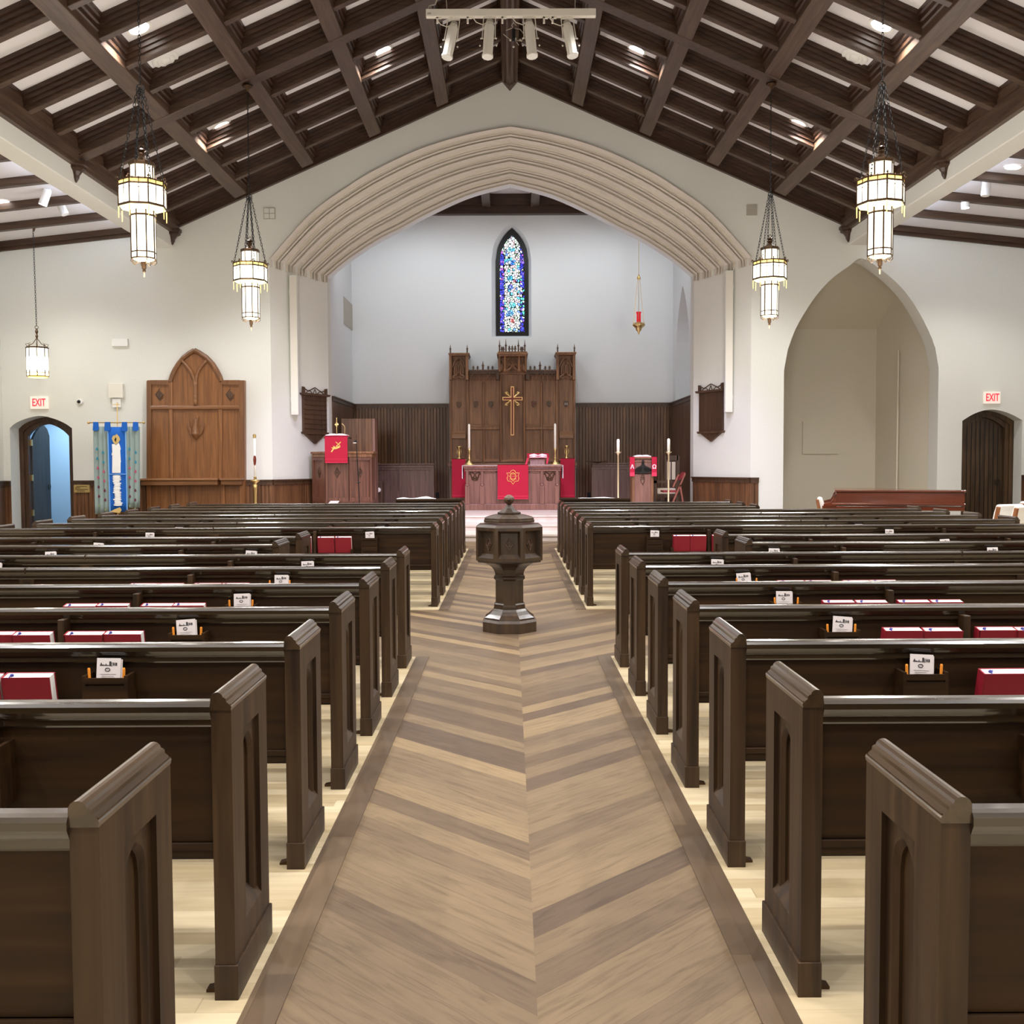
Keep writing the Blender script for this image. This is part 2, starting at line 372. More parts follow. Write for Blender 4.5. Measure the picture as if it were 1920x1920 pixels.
# ---------- floors ----------
def slab(name, mat, x0, x1, y0, y1, z1=0, th=.1):
    return MB().box(x0, x1, y0, y1, z1-th, z1).build(name, mat, struct=True)
slab('floor', 'chev', LSIDE, RSIDE, -3, 26.5)
ML0, ML1, MR0, MR1 = -.765, -.658, .80, .69
for nm, (xa, xb, ya, yb) in {'a': (ML0, -8.0, -3, 8.16), 'b': (MR0, 8.0, -3, 8.16), 'c': (ML0, -8.0, 10.79, 18.6), 'd': (MR0, 8.0, 10.79, 18.6)}.items():
    slab('floor_maple_inlay', 'maple', xa, xb, ya, yb, .004, .02)
for (xa, xb, ya, yb) in ((ML0, ML1, -3, 8.16), (MR0, MR1, -3, 8.16), (ML0, ML1, 10.79, 18.6), (MR0, MR1, 10.79, 18.6)):
    slab('floor_border_strip', 'border', xa, xb, ya, yb, .005, .02)
    s = -1 if xa < 0 else 1
slab('floor_maple_inlay', 'maple', -8, -2.4, 8.16, 10.79, .003, .02)
slab('floor_maple_inlay', 'maple', 8, 2.4, 8.16, 10.79, .003, .02)
m = MB().box(-5.2, 5.26, 20.36, 26, 0, .13)
m.build('floor_chancel_step', 'stepw', struct=True)
MB().box(-5.2, 5.26, 21.45, 26, .13, .26).build('floor_chancel_step', 'stepw', struct=True)
MB().box(-5.22, 5.28, YW, YB, .26, PL).build('floor_chancel', 'stepw', struct=True)
for i, (y, z) in enumerate(((20.36, .13), (21.45, .26), (YW, PL))):
    MB().box(-5.21, 5.27, y-.025, y+.02, z-.03, z+.002).build('floor_step_nosing', 'stepw', struct=True)

# ---------- walls with openings ----------
def arch_top(pts, Y):
    q = sorted([(at(x, y, Y).x, at(x, y, Y).z) for x, y in pts])
    q = spline(q, 60) if len(q) > 3 else q
    def f(x):
        if x <= q[0][0]: return q[0][1]
        for a, b in zip(q, q[1:]):
            if x <= b[0]: return lerp(a[1], b[1], (x-a[0])/max(1e-6, b[0]-a[0]))
        return q[-1][1]
    return q[0][0], q[-1][0], f
def strip_wall(mb, Y, x0, x1, zt, ops, z0=0, step=.2):
    xs = set([x0, x1])
    for (a, b, f, zb) in ops:
        n = 40
        for i in range(n+1): xs.add(a+(b-a)*i/n)
    x = x0
    while x < x1: xs.add(x); x += step
    xs = sorted(xs)
    for a, b in zip(xs, xs[1:]):
        if b-a < 1e-6: continue
        mid = (a+b)/2; cur = [(z0, z0)]
        o = [q for q in ops if q[0] < mid < q[1]]
        segs = []; lo = (z0, z0)
        for (_, _, f, zb) in o:
            if zb > z0: segs.append((lo, (zb, zb)))
            lo = (f(a), f(b))
        segs.append((lo, (zt(a), zt(b))))
        for (l, u) in segs:
            mb.quad((a, Y, l[0]), (b, Y, l[1]), (b, Y, u[1]), (a, Y, u[0]))
def outline(op, n=32, z0=0):
    a, b, f, zb = op
    zb = max(zb, z0)
    return [(a, zb)]+[(a+(b-a)*i/n, f(a+(b-a)*i/n)) for i in range(n+1)]+[(b, zb)]
def reveal(mb, op, Y0, Y1):
    o = outline(op)
    for (p, q) in zip(o, o[1:]): mb.quad((p[0], Y0, p[1]), (q[0], Y0, q[1]), (q[0], Y1, q[1]), (p[0], Y1, p[1]))
def sym(pts, cx): return pts+[(2*cx-x, y) for x, y in reversed(pts[:-1])]

# chancel arch curves, outer (nave side, YW) and inner (chancel side, YO), averaged left/right
OUT = [(505, 485), (533, 452), (567, 414), (600, 384), (640, 356), (694, 322), (787, 278), (881, 250), (956.5, 236)]
INN = [(619, 523), (650, 497), (684, 473), (720, 451), (756, 433), (806, 406), (881, 372), (957, 352)]
def curve(pts, Y, n):
    p = [(at(x, y, Y).x-X0, at(x, y, Y).z) for x, y in pts]; p[-1] = (0, p[-1][1])
    l = spline(p, n)
    return [(X0+x, z) for x, z in l]+[(X0-x, z) for x, z in reversed(l[:-1])]
NA = 28
CO = curve(OUT, YW, NA); CI = curve(INN, YO, NA)
def lookup(cv):
    def f(x):
        if x <= cv[0][0]: return cv[0][1]
        for a, b in zip(cv, cv[1:]):
            if x <= b[0]: return lerp(a[1], b[1], (x-a[0])/max(1e-6, b[0]-a[0]))
        return cv[-1][1]
    return f
op_arch = (CO[0][0], CO[-1][0], lookup(CO), 0)
alc = [(1470, 695), (1476, 660), (1481, 645), (1494, 612), (1526, 560), (1558, 524), (1590.6, 500), (1617, 484), (1655, 508), (1680, 529), (1704, 556), (1730, 598), (1752, 647), (1760, 690)]
a_, b_, f_ = arch_top(alc, YW); op_alc = (a_, b_, f_, 0)
a_, b_, f_ = arch_top([(18.2, 803), (30, 793), (52, 784), (76.5, 780), (101, 785), (122, 794), (135, 803)], YW); op_dl = (a_, b_, f_, 0)
a_, b_, f_ = arch_top([(1804.4, 789), (1824, 777), (1845, 769.5), (1861, 768), (1880, 771), (1900, 778.5), (1916.7, 788)], YW); op_dr = (a_, b_, f_, 0)
def wtop(x): return max(7.35, roof(x)+.5) if abs(x-X0) < EX+.45 else 7.35
w = MB(); strip_wall(w, YW, LSIDE-.2, RSIDE+.2, wtop, [op_dl, op_arch, op_alc, op_dr])
reveal(w, op_dl, YW, 23.25); reveal(w, op_dr, YW, 23.2); reveal(w, op_alc, YW, 23.3)
w.build('wall_front', 'wall', struct=True)
# splayed jambs of the chancel arch
for s, (p, q) in {'left': (CO[0], CI[0]), 'right': (CO[-1], CI[-1])}.items():
    MB().add([(p[0], YW, 0), (q[0], YJ, 0), (q[0], YO, 0), (q[0], YO, q[1]), (q[0], YJ, q[1]), (p[0], YW, p[1])], [(0, 1, 4, 5), (1, 2, 3, 4)]).build('wall_arch_jamb_'+s, 'wall', struct=True)
# moulded arch: rippled profile running between the two curves
# stepped orders: thin front fillet, undercut, then a hollow; (share of radius, share of depth)
prof = [(0, 0), (0, -.05)]
cuts = [0, .13, .18, .33, .39, .53, .59, .75, .81, .93, 1.0]
for a, b in zip(cuts, cuts[1:]):
    g = b-a
    if g > .1: prof += [(a+.024, a-.06), (a+.026, a+.07), (a+g*.3, a+.085), (a+g*.55, a+.085), (a+g*.8, a+.06), (b-.012, b-.0), (b, b-.05)]
    else: prof += [(a+.018, a-.06), (a+.02, a+.04), (b-.01, b-.0), (b, b-.05)]
prof += [(1.0, 1.0)]
am = MB(); rows = []
for i in range(len(CO)):
    co, ci = Vector((CO[i][0], YW, CO[i][1])), Vector((CI[i][0], YJ, CI[i][1]))
    j0, j1 = max(0, i-1), min(len(CO)-1, i+1)
    t = Vector((CI[j1][0]-CI[j0][0], 0, CI[j1][1]-CI[j0][1])).normalized()
    if i == NA-1: t = Vector((1, 0, 0))
    nrm = Vector((t.z, 0, -t.x))
    rows.append([Vector((lerp(co.x, ci.x, a)-nrm.x*-.03, lerp(co.y, ci.y, b), lerp(co.z, ci.z, a)-nrm.z*-.03)) for a, b in prof])
k = len(prof)
am.add([v for r in rows for v in r], [(i*k+j, (i+1)*k+j, (i+1)*k+j+1, i*k+j+1) for i in range(len(rows)-1) for j in range(k-1)])
for r, base in ((rows[0], 0), (rows[-1], 1)):   # cut ends of the ribs
    co, ci = (Vector((CO[-base][0], YW, CO[-base][1])), Vector((CI[-base][0], YJ, CI[-base][1])))
    co2, ci2 = co.copy(), ci.copy()
    for j in range(k-1):
        a, b = r[j], r[j+1]; pa, pb = co.lerp(ci, prof[j][0]), co.lerp(ci, prof[j+1][0]); a = a+Vector((0, 0, -.14-.5*max(0, prof[j][0]-prof[j][1]))); b = b+Vector((0, 0, -.14-.5*max(0, prof[j+1][0]-prof[j+1][1]))); am.quad(r[j], r[j+1], b, a)
        am.quad(a, b, pb, pa)
am.build('trim_chancel_arch', 'arch', struct=True)
MB().add([(x, y, z) for y in (YJ, YO) for x, z in CI], [(i, i+1, len(CI)+i+1, len(CI)+i) for i in range(len(CI)-1)]).build('trim_arch_band', 'wallw', struct=True)
ZCC = 8.85                                     # chancel ceiling
w = MB(); strip_wall(w, YO, CI[0][0]-.2, CI[-1][0]+.2, lambda x: ZCC+.1, [(CI[0][0], CI[-1][0], lookup(CI), 0)], z0=0)
w.build('wall_chancel_front', 'wallw', struct=True)
# chancel back wall with window opening, side walls
wl, wr = at(922, 600, YB).x, at(996.5, 600, YB).x; XWN = (wl+wr)/2
zw0, zw1 = at(960, 632, YB).z, at(960, 417, YB).z
hw = (wr-wl)/2; hh = at(922, 487, YB).z
def lancet(c, h, zs, za, n=10):
    pts = []
    # two arcs meeting in a point
    rise = za-zs; R = (h*h+rise*rise)/(2*h)
    for i in range(n+1):
        x = h*i/n; zz = math.sqrt(max(0, R*R-(R-h+(h-x))**2)) if False else 0
        pts.append((c-h+x, zs+math.sqrt(max(0, R*R-(R-x)**2))))
    return pts+[(2*c-x, z) for x, z in reversed(pts[:-1])]
lo = lancet(XWN, hw, hh, zw1); opw = (lo[0][0], lo[-1][0], lookup(lo), zw0)
w = MB(); strip_wall(w, YB, CL, CR, lambda x: ZCC+.1, [opw], z0=PL)
h2 = (at(991, 560, YB).x-at(929.5, 560, YB).x)/2; zi0, zi1 = at(960, 630, YB+.25).z, at(960, 428, YB+.25).z
XI = X0+.03; XI = (at(929.5, 560, YB+.25).x+at(991, 560, YB+.25).x)/2
li = lancet(XI, h2, at(960, 490, YB+.25).z, zi1)
o1 = [(lo[0][0], zw0)]+lo+[(lo[-1][0], zw0)]; o2 = [(li[0][0], zi0)]+li+[(li[-1][0], zi0)]
n_ = len(o1)
w.add([(x, YB, z) for x, z in o1]+[(x, YB+.25, z) for x, z in o2], [(i, (i+1) % n_, n_+(i+1) % n_, n_+i) for i in range(n_)])
w.build('wall_chancel_back', 'wallw', struct=True)
# window: black frame and stained glass
g2 = h2-.115; lg = lancet(XI, g2, at(960, 490, YB+.25).z-.02, zi1-.2)
o3 = [(lg[0][0], zi0+.11)]+lg+[(lg[-1][0], zi0+.11)]
fr = MB(); YG = YB+.22
fr.add([(x, YG, z) for x, z in o2]+[(x, YG, z) for x, z in o3]+[(x, YG+.05, z) for x, z in o3], [(i, (i+1) % n_, n_+(i+1) % n_, n_+i) for i in range(n_)]+[(n_+i, n_+(i+1) % n_, 2*n_+(i+1) % n_, 2*n_+i) for i in range(n_)])
win = fr.build('window_1', 'black', struct=True, origin=(XI, YG, zi0))
gl = MB(); gl.add([(x, YG+.04, z) for x, z in o3], [tuple(range(n_))])
gl.build('stained_glass', glass_mat(g2, .1, zi1-zi0-.2), win, label='stained glass in blue, white, red and green pieces')
w = MB()
w.quad((CL, YO, 0), (CL, YB, 0), (CL, YB, ZCC), (CL, YO, ZCC)); w.quad((CI[0][0], YO, 0), (CL, YO, 0), (CL, YO, ZCC), (CI[0][0], YO, ZCC))
w.build('wall_chancel_left', 'wallw', struct=True)
# right chancel wall with a lancet opening
ya, yb_ = atx(1293, 740, CR).y, atx(1266.5, 745, CR).y; yc = (ya+yb_)/2
za_ = atx(1282, 533, CR).z; zs_ = za_-2.1; zo = 3.2
lr = lancet(yc, abs(yb_-ya)/2, zs_, za_)
w = MB(); tmp = MB(); strip_wall(tmp, 0, YO, YB, lambda x: ZCC+.1, [(lr[0][0], lr[-1][0], lookup(lr), zo)], z0=0)
w.add([(CR, v[0], v[2]) for v in tmp.v], tmp.f)
o = [(lr[0][0], zo)]+lr+[(lr[-1][0], zo)]
for p, q in zip(o, o[1:]): w.quad((CR, p[0], p[1]), (CR, q[0], q[1]), (CR+.5, q[0], q[1]), (CR+.5, p[0], p[1]))
w.quad((CR, o[0][0], zo), (CR, o[-1][0], zo), (CR+.5, o[-1][0], zo), (CR+.5, o[0][0], zo))
w.quad((CR+.5, YO, 2.5), (CR+.5, YB, 2.5), (CR+.5, YB, 7.8), (CR+.5, YO, 7.8))
w.build('wall_chancel_right', 'wallw', struct=True)
# chancel ceiling, wall plate and beams
MB().box(CL-.2, CR+.2, YO-.2, YB+.2, ZCC, ZCC+.1).build('ceiling_chancel', 'ceil', struct=True)
zp = at(960, 404, YB).z
cp = MB(); cp.box(CL, CR, YB-.22, YB, zp, ZCC); cp.box(CL, CR, YB-.3, YB-.2, zp+.22, ZCC); cp.build('trim_chancel_wall_plate', 'coffer', struct=True)
for px in (912, 1002.5, 821, 1093, 730, 1185):
    xx = at(px, 390, YB-.3).x
    MB().box(xx-.11, xx+.11, YO, YB-.2, zp+.16, ZCC).build('trim_chancel_beam', 'ceily', struct=True)

# alcove room on the right
A = [(at(1643, 700, 25.5).x, 25.5)]
ax1 = at(1643, 700, 25.5).x; zal = at(1570, 617, 25.5).z; xr = op_alc[1]
w = MB(); w.quad((5.2, 25.5, 0), (ax1, 25.5, 0), (ax1, 25.5, zal), (5.2, 25.5, zal))
w.quad((ax1, 25.5, 0), (xr+.02, 23.3, 0), (xr+.02, 23.3, 6.8), (ax1, 25.5, zal))
w.quad((5.2, 25.5, zal), (ax1, 25.5, zal), (xr+.02, 23.3, 6.8), (5.2, 23.3, 6.8)); w.quad((5.2, 23.3, 0), (5.2, 25.5, 0), (5.2, 25.5, zal), (5.2, 23.3, 6.8))
w.build('wall_alcove', 'niche', struct=True)
pm = at(1683, 900, 24.4)
MB().box(pm.x-.02, pm.x+.02, 24.45, 24.5, 0, 4.2).build('trim_alcove_edge', 'niche', struct=True)
MB().pbox(1505, 790, 1572, 851, 25.47, 25.5).build('trim_alcove_access_panel', 'niche', struct=True)

# outer walls, back wall
for s, x in (('left', LSIDE), ('right', RSIDE)):
    MB().quad((x, -3, 0), (x, YW, 0), (x, YW, 6.6), (x, -3, 6.6)).build('wall_'+s, 'wall', struct=True)
w = MB(); strip_wall(w, -3, LSIDE, RSIDE, wtop, [], step=.6); w.build('wall_back', 'wall', struct=True)

# ---------- nave ceiling ----------
zpan = .35
w = MB()
for s in (-1, 1):
    w.quad((X0, -3, roof(X0)+zpan), (X0, YW, roof(X0)+zpan), (X0+s*(EX+.1), YW, roof(X0+EX+.1)+zpan), (X0+s*(EX+.1), -3, roof(X0+EX+.1)+zpan))
ceil = w.build('ceiling', 'ceil', struct=True)
def sbeam(mb, s, xa, xb, y0, y1, lo, hi):      # a member running up the slope
    pts = [(X0+s*xa, roof(X0+xa)+lo), (X0+s*xb, roof(X0+xb)+lo), (X0+s*xb, roof(X0+xb)+hi), (X0+s*xa, roof(X0+xa)+hi)]
    mb.prism(pts, 'y', y0, y1)
TR = [17.7, 12.64, 7.58]; TWD = .30
for y in TR:
    for s in (-1, 1):
        m = MB(); sbeam(m, s, .12, EX-.02, y-TWD/2, y+TWD/2, 0, zpan); m.build('rafter_beam', 'ceilw', ceil, bevel=.012)
for s in (-1, 1):
    m = MB(); sbeam(m, s, .05, EX, YW-.1, YW, -.0, zpan+.02); sbeam(m, s, .05, EX, YW-.2, YW-.1, .10, zpan); m.build('wall_rafter', 'coffer', ceil)
PX = [1.46, 2.93, 4.40, 5.87]; PWD = .25
segs = [(17.85, 22.6), (12.79, 17.55), (7.73, 12.49)]
JO = []
for (ya_, yb2) in segs:
    for s in (-1, 1):
        for px in PX:
            m = MB(); sbeam(m, s, px-PWD/2, px+PWD/2, ya_, yb2, .012, zpan); m.build('purlin', 'ceily', ceil, bevel=.01)
colsx = [.15]+PX+[EX-.06]
nj = 0
for (ya_, yb2) in segs:
    for s in (-1, 1):
        for ci_ in range(5):
            x_a = colsx[ci_]+(.12 if ci_ else 0); x_b = colsx[ci_+1]-(.12 if ci_ < 4 else 0)
            n_b = 5; st = (yb2-ya_+.3)/n_b
            for kk in range(n_b):
                yc0 = ya_-.15+kk*st; yj = yc0
                if kk > 0 and (ya_ > 12 or kk >= 3 or ci_ < 2 and False):
                    m = MB(); sbeam(m, s, x_a, x_b, yj-.065, yj+.065, .06, zpan); m.build('joist', 'ceilw', ceil, bevel=.008); nj += 1
                elif kk > 0:
                    JO.append((s, x_a, x_b, yj))
m = MB()
for s, a, b, y in JO: sbeam(m, s, a, b, y-.065, y+.065, .06, zpan)
o = m.build('joist', 'ceilw', ceil); o['kind'] = 'stuff'
# stepped mouldings inside every coffer
m = MB()
for (ya_, yb2) in segs:
    for s in (-1, 1):
        for ci_ in range(5):
            x_a = colsx[ci_]+(.12 if ci_ else .0); x_b = colsx[ci_+1]-(.12 if ci_ < 4 else 0)
            st = (yb2-ya_+.3)/5
            for kk in range(5):
                y0 = ya_-.15+kk*st+(.15 if kk == 0 else .065); y1 = ya_-.15+(kk+1)*st-(.15 if kk == 4 else .065)
                for ins, lo in ((.03, .14), (.06, .21), (.09, .28)):
                    sbeam(m, s, x_a, x_b, y0, y0+ins, lo, zpan); sbeam(m, s, x_a, x_b, y1-ins, y1, lo, zpan)
                    sbeam(m, s, x_a, x_a+ins, y0, y1, lo, zpan); sbeam(m, s, x_b-ins, x_b, y0, y1, lo, zpan)
o = m.build('coffer_moulding', 'coffer', ceil); o['kind'] = 'stuff'
# ridge beam, fluted with a point at the wall
rz = roof(X0)
m = MB(); m.prism([(X0-.17, rz+.42), (X0-.17, rz-.08), (X0-.13, rz-.12), (X0-.10, rz-.10), (X0-.07, rz-.15), (X0-.03, rz-.15), (X0, rz-.19), (X0+.03, rz-.15), (X0+.07, rz-.15), (X0+.10, rz-.10), (X0+.13, rz-.12), (X0+.17, rz-.08), (X0+.17, rz+.42)], 'y', 7, YW-.02)
m.add([(X0-.13, YW-.1, rz-.12), (X0+.13, YW-.1, rz-.12), (X0+.13, YW, rz-.12), (X0-.13, YW, rz-.12), (X0, YW-.03, rz-.28)], [(0, 1, 4), (1, 2, 4), (2, 3, 4), (3, 0, 4), (0, 1, 2, 3)])
m.build('ridge_beam', 'ceily', ceil)
for s in (-1, 1):
    xe = X0+s*EX; m = MB()
    m.box(xe-s*.14, xe, 7, YW-.02, EZ-.02, EZ+.5); m.box(xe-s*.18, xe, 7, YW-.02, EZ+.1, EZ+.16); m.box(xe-s*.09, xe, 7, YW-.02, EZ-.08, EZ-.02)
    m.build('eave_beam', 'ceily', ceil)
    for y in (YW-.12, 17.7, 12.64):
        m = MB(); m.lathe([(.01, -.34), (.05, -.27), (.06, -.22), (.10, -.16), (.17, -.12), (.17, -.08), (.2, -.06), (.2, 0)], 8, (xe-s*.02, y, EZ), PI/8)
        m.build('corbel', 'coffer', ceil)
# white arcade beams, side aisle ceilings
ZB = 6.32
for s, side, xs_ in ((-1, 'left', LSIDE), (1, 'right', RSIDE)):
    xe = X0+s*(EX-.0); xo = X0+s*(EX+.42)
    MB().box(xe, xo, -3, YW, ZB, 7.4).build('trim_arcade_beam', 'wall', struct=True, bevel=.02)
    def az(x): return 6.60+.107*(8.86-abs(x))
    m = MB(); m.quad((xo, -3, az(xo)+.1), (xo, YW, az(xo)+.1), (xs_, YW, az(xs_)+.1), (xs_, -3, az(xs_)+.1))
    ac = m.build('ceiling_aisle_'+side, 'ceil', struct=True)
    for y in [21.4-1.38*i for i in range(1, 8)]+[21.38]:
        m = MB(); pts = [(xo, az(xo)-.05), (xs_, az(xs_)-.05), (xs_, az(xs_)+.1), (xo, az(xo)+.1)]
        m.prism(pts, 'y', y-.07, y+.07); m.build('aisle_beam', 'ceilw', ac, bevel=.01)
    m = MB(); pts = [(xo, az(xo)-.1), (xs_, az(xs_)-.1), (xs_, az(xs_)+.1), (xo, az(xo)+.1)]
    m.prism(pts, 'y', YW-.06, YW); pts = [(xo, az(xo)-.03), (xs_, az(xs_)-.03), (xs_, az(xs_)+.1), (xo, az(xo)+.1)]; m.prism(pts, 'y', YW-.12, YW-.05)
    m.box(xs_, xs_-s*.07, 5, YW, az(xs_)-.1, az(xs_)+.1)
    m.build('wall_cornice', 'ceilw', ac)
    st_ = MB().box(xo, xo+s*.03, 6, YW-.5, az(xo)-.02, az(xo)+.01).build('cove_light', 'strip', ac, label='bright bluish light strip along the arcade beam')

# ---------- wainscots ----------
def bead(mb, p0, p1, z0, z1, bw=.085, d=.018):  # vertical boards with V grooves, front towards the right of p0->p1
    p0, p1 = Vector(p0), Vector(p1); L = (p1-p0).length; t = (p1-p0)/L; nr = Vector((t.y, -t.x))
    n = max(1, round(L/bw)); b = L/n; pr = []
    for i in range(n): pr += [(i*b, 0), (i*b+.008, d), ((i+1)*b-.008, d)]
    pr.append((L, 0)); pts = [p0+t*u+nr*v for u, v in pr]; k = len(pts)
    mb.add([(p.x, p.y, z) for z in (z0, z1) for p in pts], [(i, i+1, k+i+1, k+i) for i in range(k-1)])
def rail2(mb, p0, p1, z0, z1, out):
    p0, p1 = Vector(p0), Vector(p1); t = (p1-p0).normalized(); nr = Vector((t.y, -t.x))
    q = [p0, p1, p1+nr*out, p0+nr*out]
    mb.prism([(a.x, a.y) for a in q], 'z', z0, z1)
def wainscot(nm, p0, p1, z0, z1, mat):
    m = MB(); bead(m, p0, p1, z0, z1-.06); o = m.build(nm, mat, struct=True)
    m = MB(); rail2(m, p0, p1, z1-.12, z1-.02, .04); rail2(m, p0, p1, z1-.03, z1, .07); rail2(m, p0, p1, z0, z0+.14, .03)
    m.build('cap_rail', 'oakd', o)
ZWC = 3.21
wainscot('trim_1', (CL, YB-.01), (at(842, 800, YB).x, YB-.01), PL, ZWC, 'bead')
wainscot('trim_2', (at(1080, 800, YB).x, YB-.01), (CR, YB-.01), PL, ZWC, 'bead')
wainscot('trim_3', (CL+.01, YO), (CL+.01, YB), PL, ZWC, 'beady')
wainscot('trim_4', (CR-.01, YB), (CR-.01, YO), PL, ZWC, 'beady')
ZWN = 1.215
wainscot('trim_5', (op_dl[1]+.0, YW-.01), (CO[0][0], YW-.01), 0, ZWN, 'beadwarm')
wainscot('trim_6', (CO[0][0], YW-.01), (CI[0][0], YJ), 0, ZWN, 'beadwarm')
wainscot('trim_7', (CI[-1][0], YJ), (CO[-1][0], YW-.01), 0, ZWN, 'beadwarm')
m_ = at(1422, 900, YW).x
wainscot('trim_8', (CO[-1][0], YW-.01), (m_, YW-.01), 0, ZWN, 'beadwarm')
wainscot('trim_9', (op_dr[1], YW-.01), (RSIDE, YW-.01), 0, ZWN+.03, 'bead')
wainscot('trim_10', (LSIDE, YW-.01), (op_dl[0], YW-.01), 0, ZWN, 'bead')
wainscot('trim_11', (LSIDE+.01, 6), (LSIDE+.01, YW), 0, ZWN, 'beady')
wainscot('trim_12', (RSIDE-.01, YW), (RSIDE-.01, 6), 0, ZWN, 'beady')

# ---------- doors ----------
def ring(mb, outer, inner, Y0, Y1):
    n = len(outer)
    vs = [(x, Y, z) for Y, o in ((Y0, outer), (Y0, inner), (Y1, inner)) for x, z in o]
    mb.add(vs, [(i, i+1, n+i+1, n+i) for i in range(n-1)]+[(n+i, n+i+1, 2*n+i+1, 2*n+i) for i in range(n-1)])
def scale_outline(o, cx, sx, dz):
    return [(cx+(x-cx)*sx, z if k in (0, len(o)-1) else z-dz) for k, (x, z) in enumerate(o)]
for nm, op, Y, in_px in (('door_1', op_dl, 23.25, (52, 129)), ('door_2', op_dr, 23.2, (1809, 1884))):
    o = outline(op); cx = (op[0]+op[1])/2; W = (op[1]-op[0])/2
    xa, xb = at(in_px[0], 850, Y).x, at(in_px[1], 850, Y).x; c2 = (xa+xb)/2; sx = (xb-xa)/2/W
    n = len(o); inn = []; mid = []
    for k_, (x, z) in enumerate(o):
        zz = z if k_ in (0, n-1) else z-.16
        inn.append((c2+(x-cx)*sx, zz)); mid.append((lerp(x, c2+(x-cx)*sx, .5), z if k_ in (0, n-1) else z-.08))
    m = MB(); ring(m, o, mid, Y-.03, Y+.03); ring(m, mid, inn, Y+.03, Y+.14)
    d = m.build(nm, 'door' if nm == 'door_2' else 'oakd', struct=True)
    if nm == 'door_2':
        m = MB(); m.prism(inn, 'y', Y+.13, Y+.18); m.build('door_leaf', 'door', d)
        m = MB(); k_ = 9
        for i in range(1, k_):
            x = lerp(xa, xb, i/k_); m.box(x-.006, x+.006, Y+.122, Y+.131, 0, op[2](cx+(x-c2)/sx)-.2)
        m.build('plank_joints', 'black', d)
        MB().tube([(xb-.1, Y+.1, 1.05+.06*math.sin(a)) if 0 else (xb-.12+.05*math.cos(a), Y+.09, 1.08+.06*math.sin(a)) for a in [i*PI/6 for i in range(12)]], .009, 6, True).build('door_handle', 'black', d)
    else:
        inn1 = inn
        xh = xa+.03; m = MB(); m.prism([(23.42, 0), (23.42, 2.12), (23.6, 2.3), (23.85, 2.46), (24.05, 2.48), (24.2, 2.4), (24.3, 2.25), (24.3, 0)], 'x', xh-.05, xh)
        lf = m.build('door_leaf', 'bluedoor', d, label='dark plank door leaf standing open')
        MB().tube([(xh+.03, 24.18+.05*math.cos(a), 1.05+.07*math.sin(a)) for a in [i*PI/6 for i in range(12)]], .008, 6, True).build('door_handle', 'black', lf)
        m = MB()
        for z in (.4, 1.2, 2.0): m.box(xa+.0, xa+.04, 23.36, 23.42, z, z+.14)
        m.build('hinges', 'brass', d)
# room behind the open door
w = MB(); rx0, rx1 = -12.6, -9.3
w.quad((rx0, 26.4, 0), (rx1, 26.4, 0), (rx1, 26.4, 3), (rx0, 26.4, 3)); w.quad((rx0, 23.4, 0), (rx0, 26.4, 0), (rx0, 26.4, 3), (rx0, 23.4, 3)); w.quad((rx1, 23.4, 0), (rx1, 26.4, 0), (rx1, 26.4, 3), (rx1, 23.4, 3)); w.quad((rx0, 23.4, 3), (rx1, 23.4, 3), (rx1, 26.4, 3), (rx0, 26.4, 3))
w.quad((rx0, 23.4, 0), (op_dl[0]-.05, 23.4, 0), (op_dl[0]-.05, 23.4, 3), (rx0, 23.4, 3)); w.quad((op_dl[1]+.05, 23.4, 0), (rx1, 23.4, 0), (rx1, 23.4, 3), (op_dl[1]+.05, 23.4, 3)); w.quad((op_dl[0]-.05, 23.4, 2.68), (op_dl[1]+.05, 23.4, 2.68), (op_dl[1]+.05, 23.4, 3), (op_dl[0]-.05, 23.4, 3))
w.build('wall_side_room', 'room', struct=True)
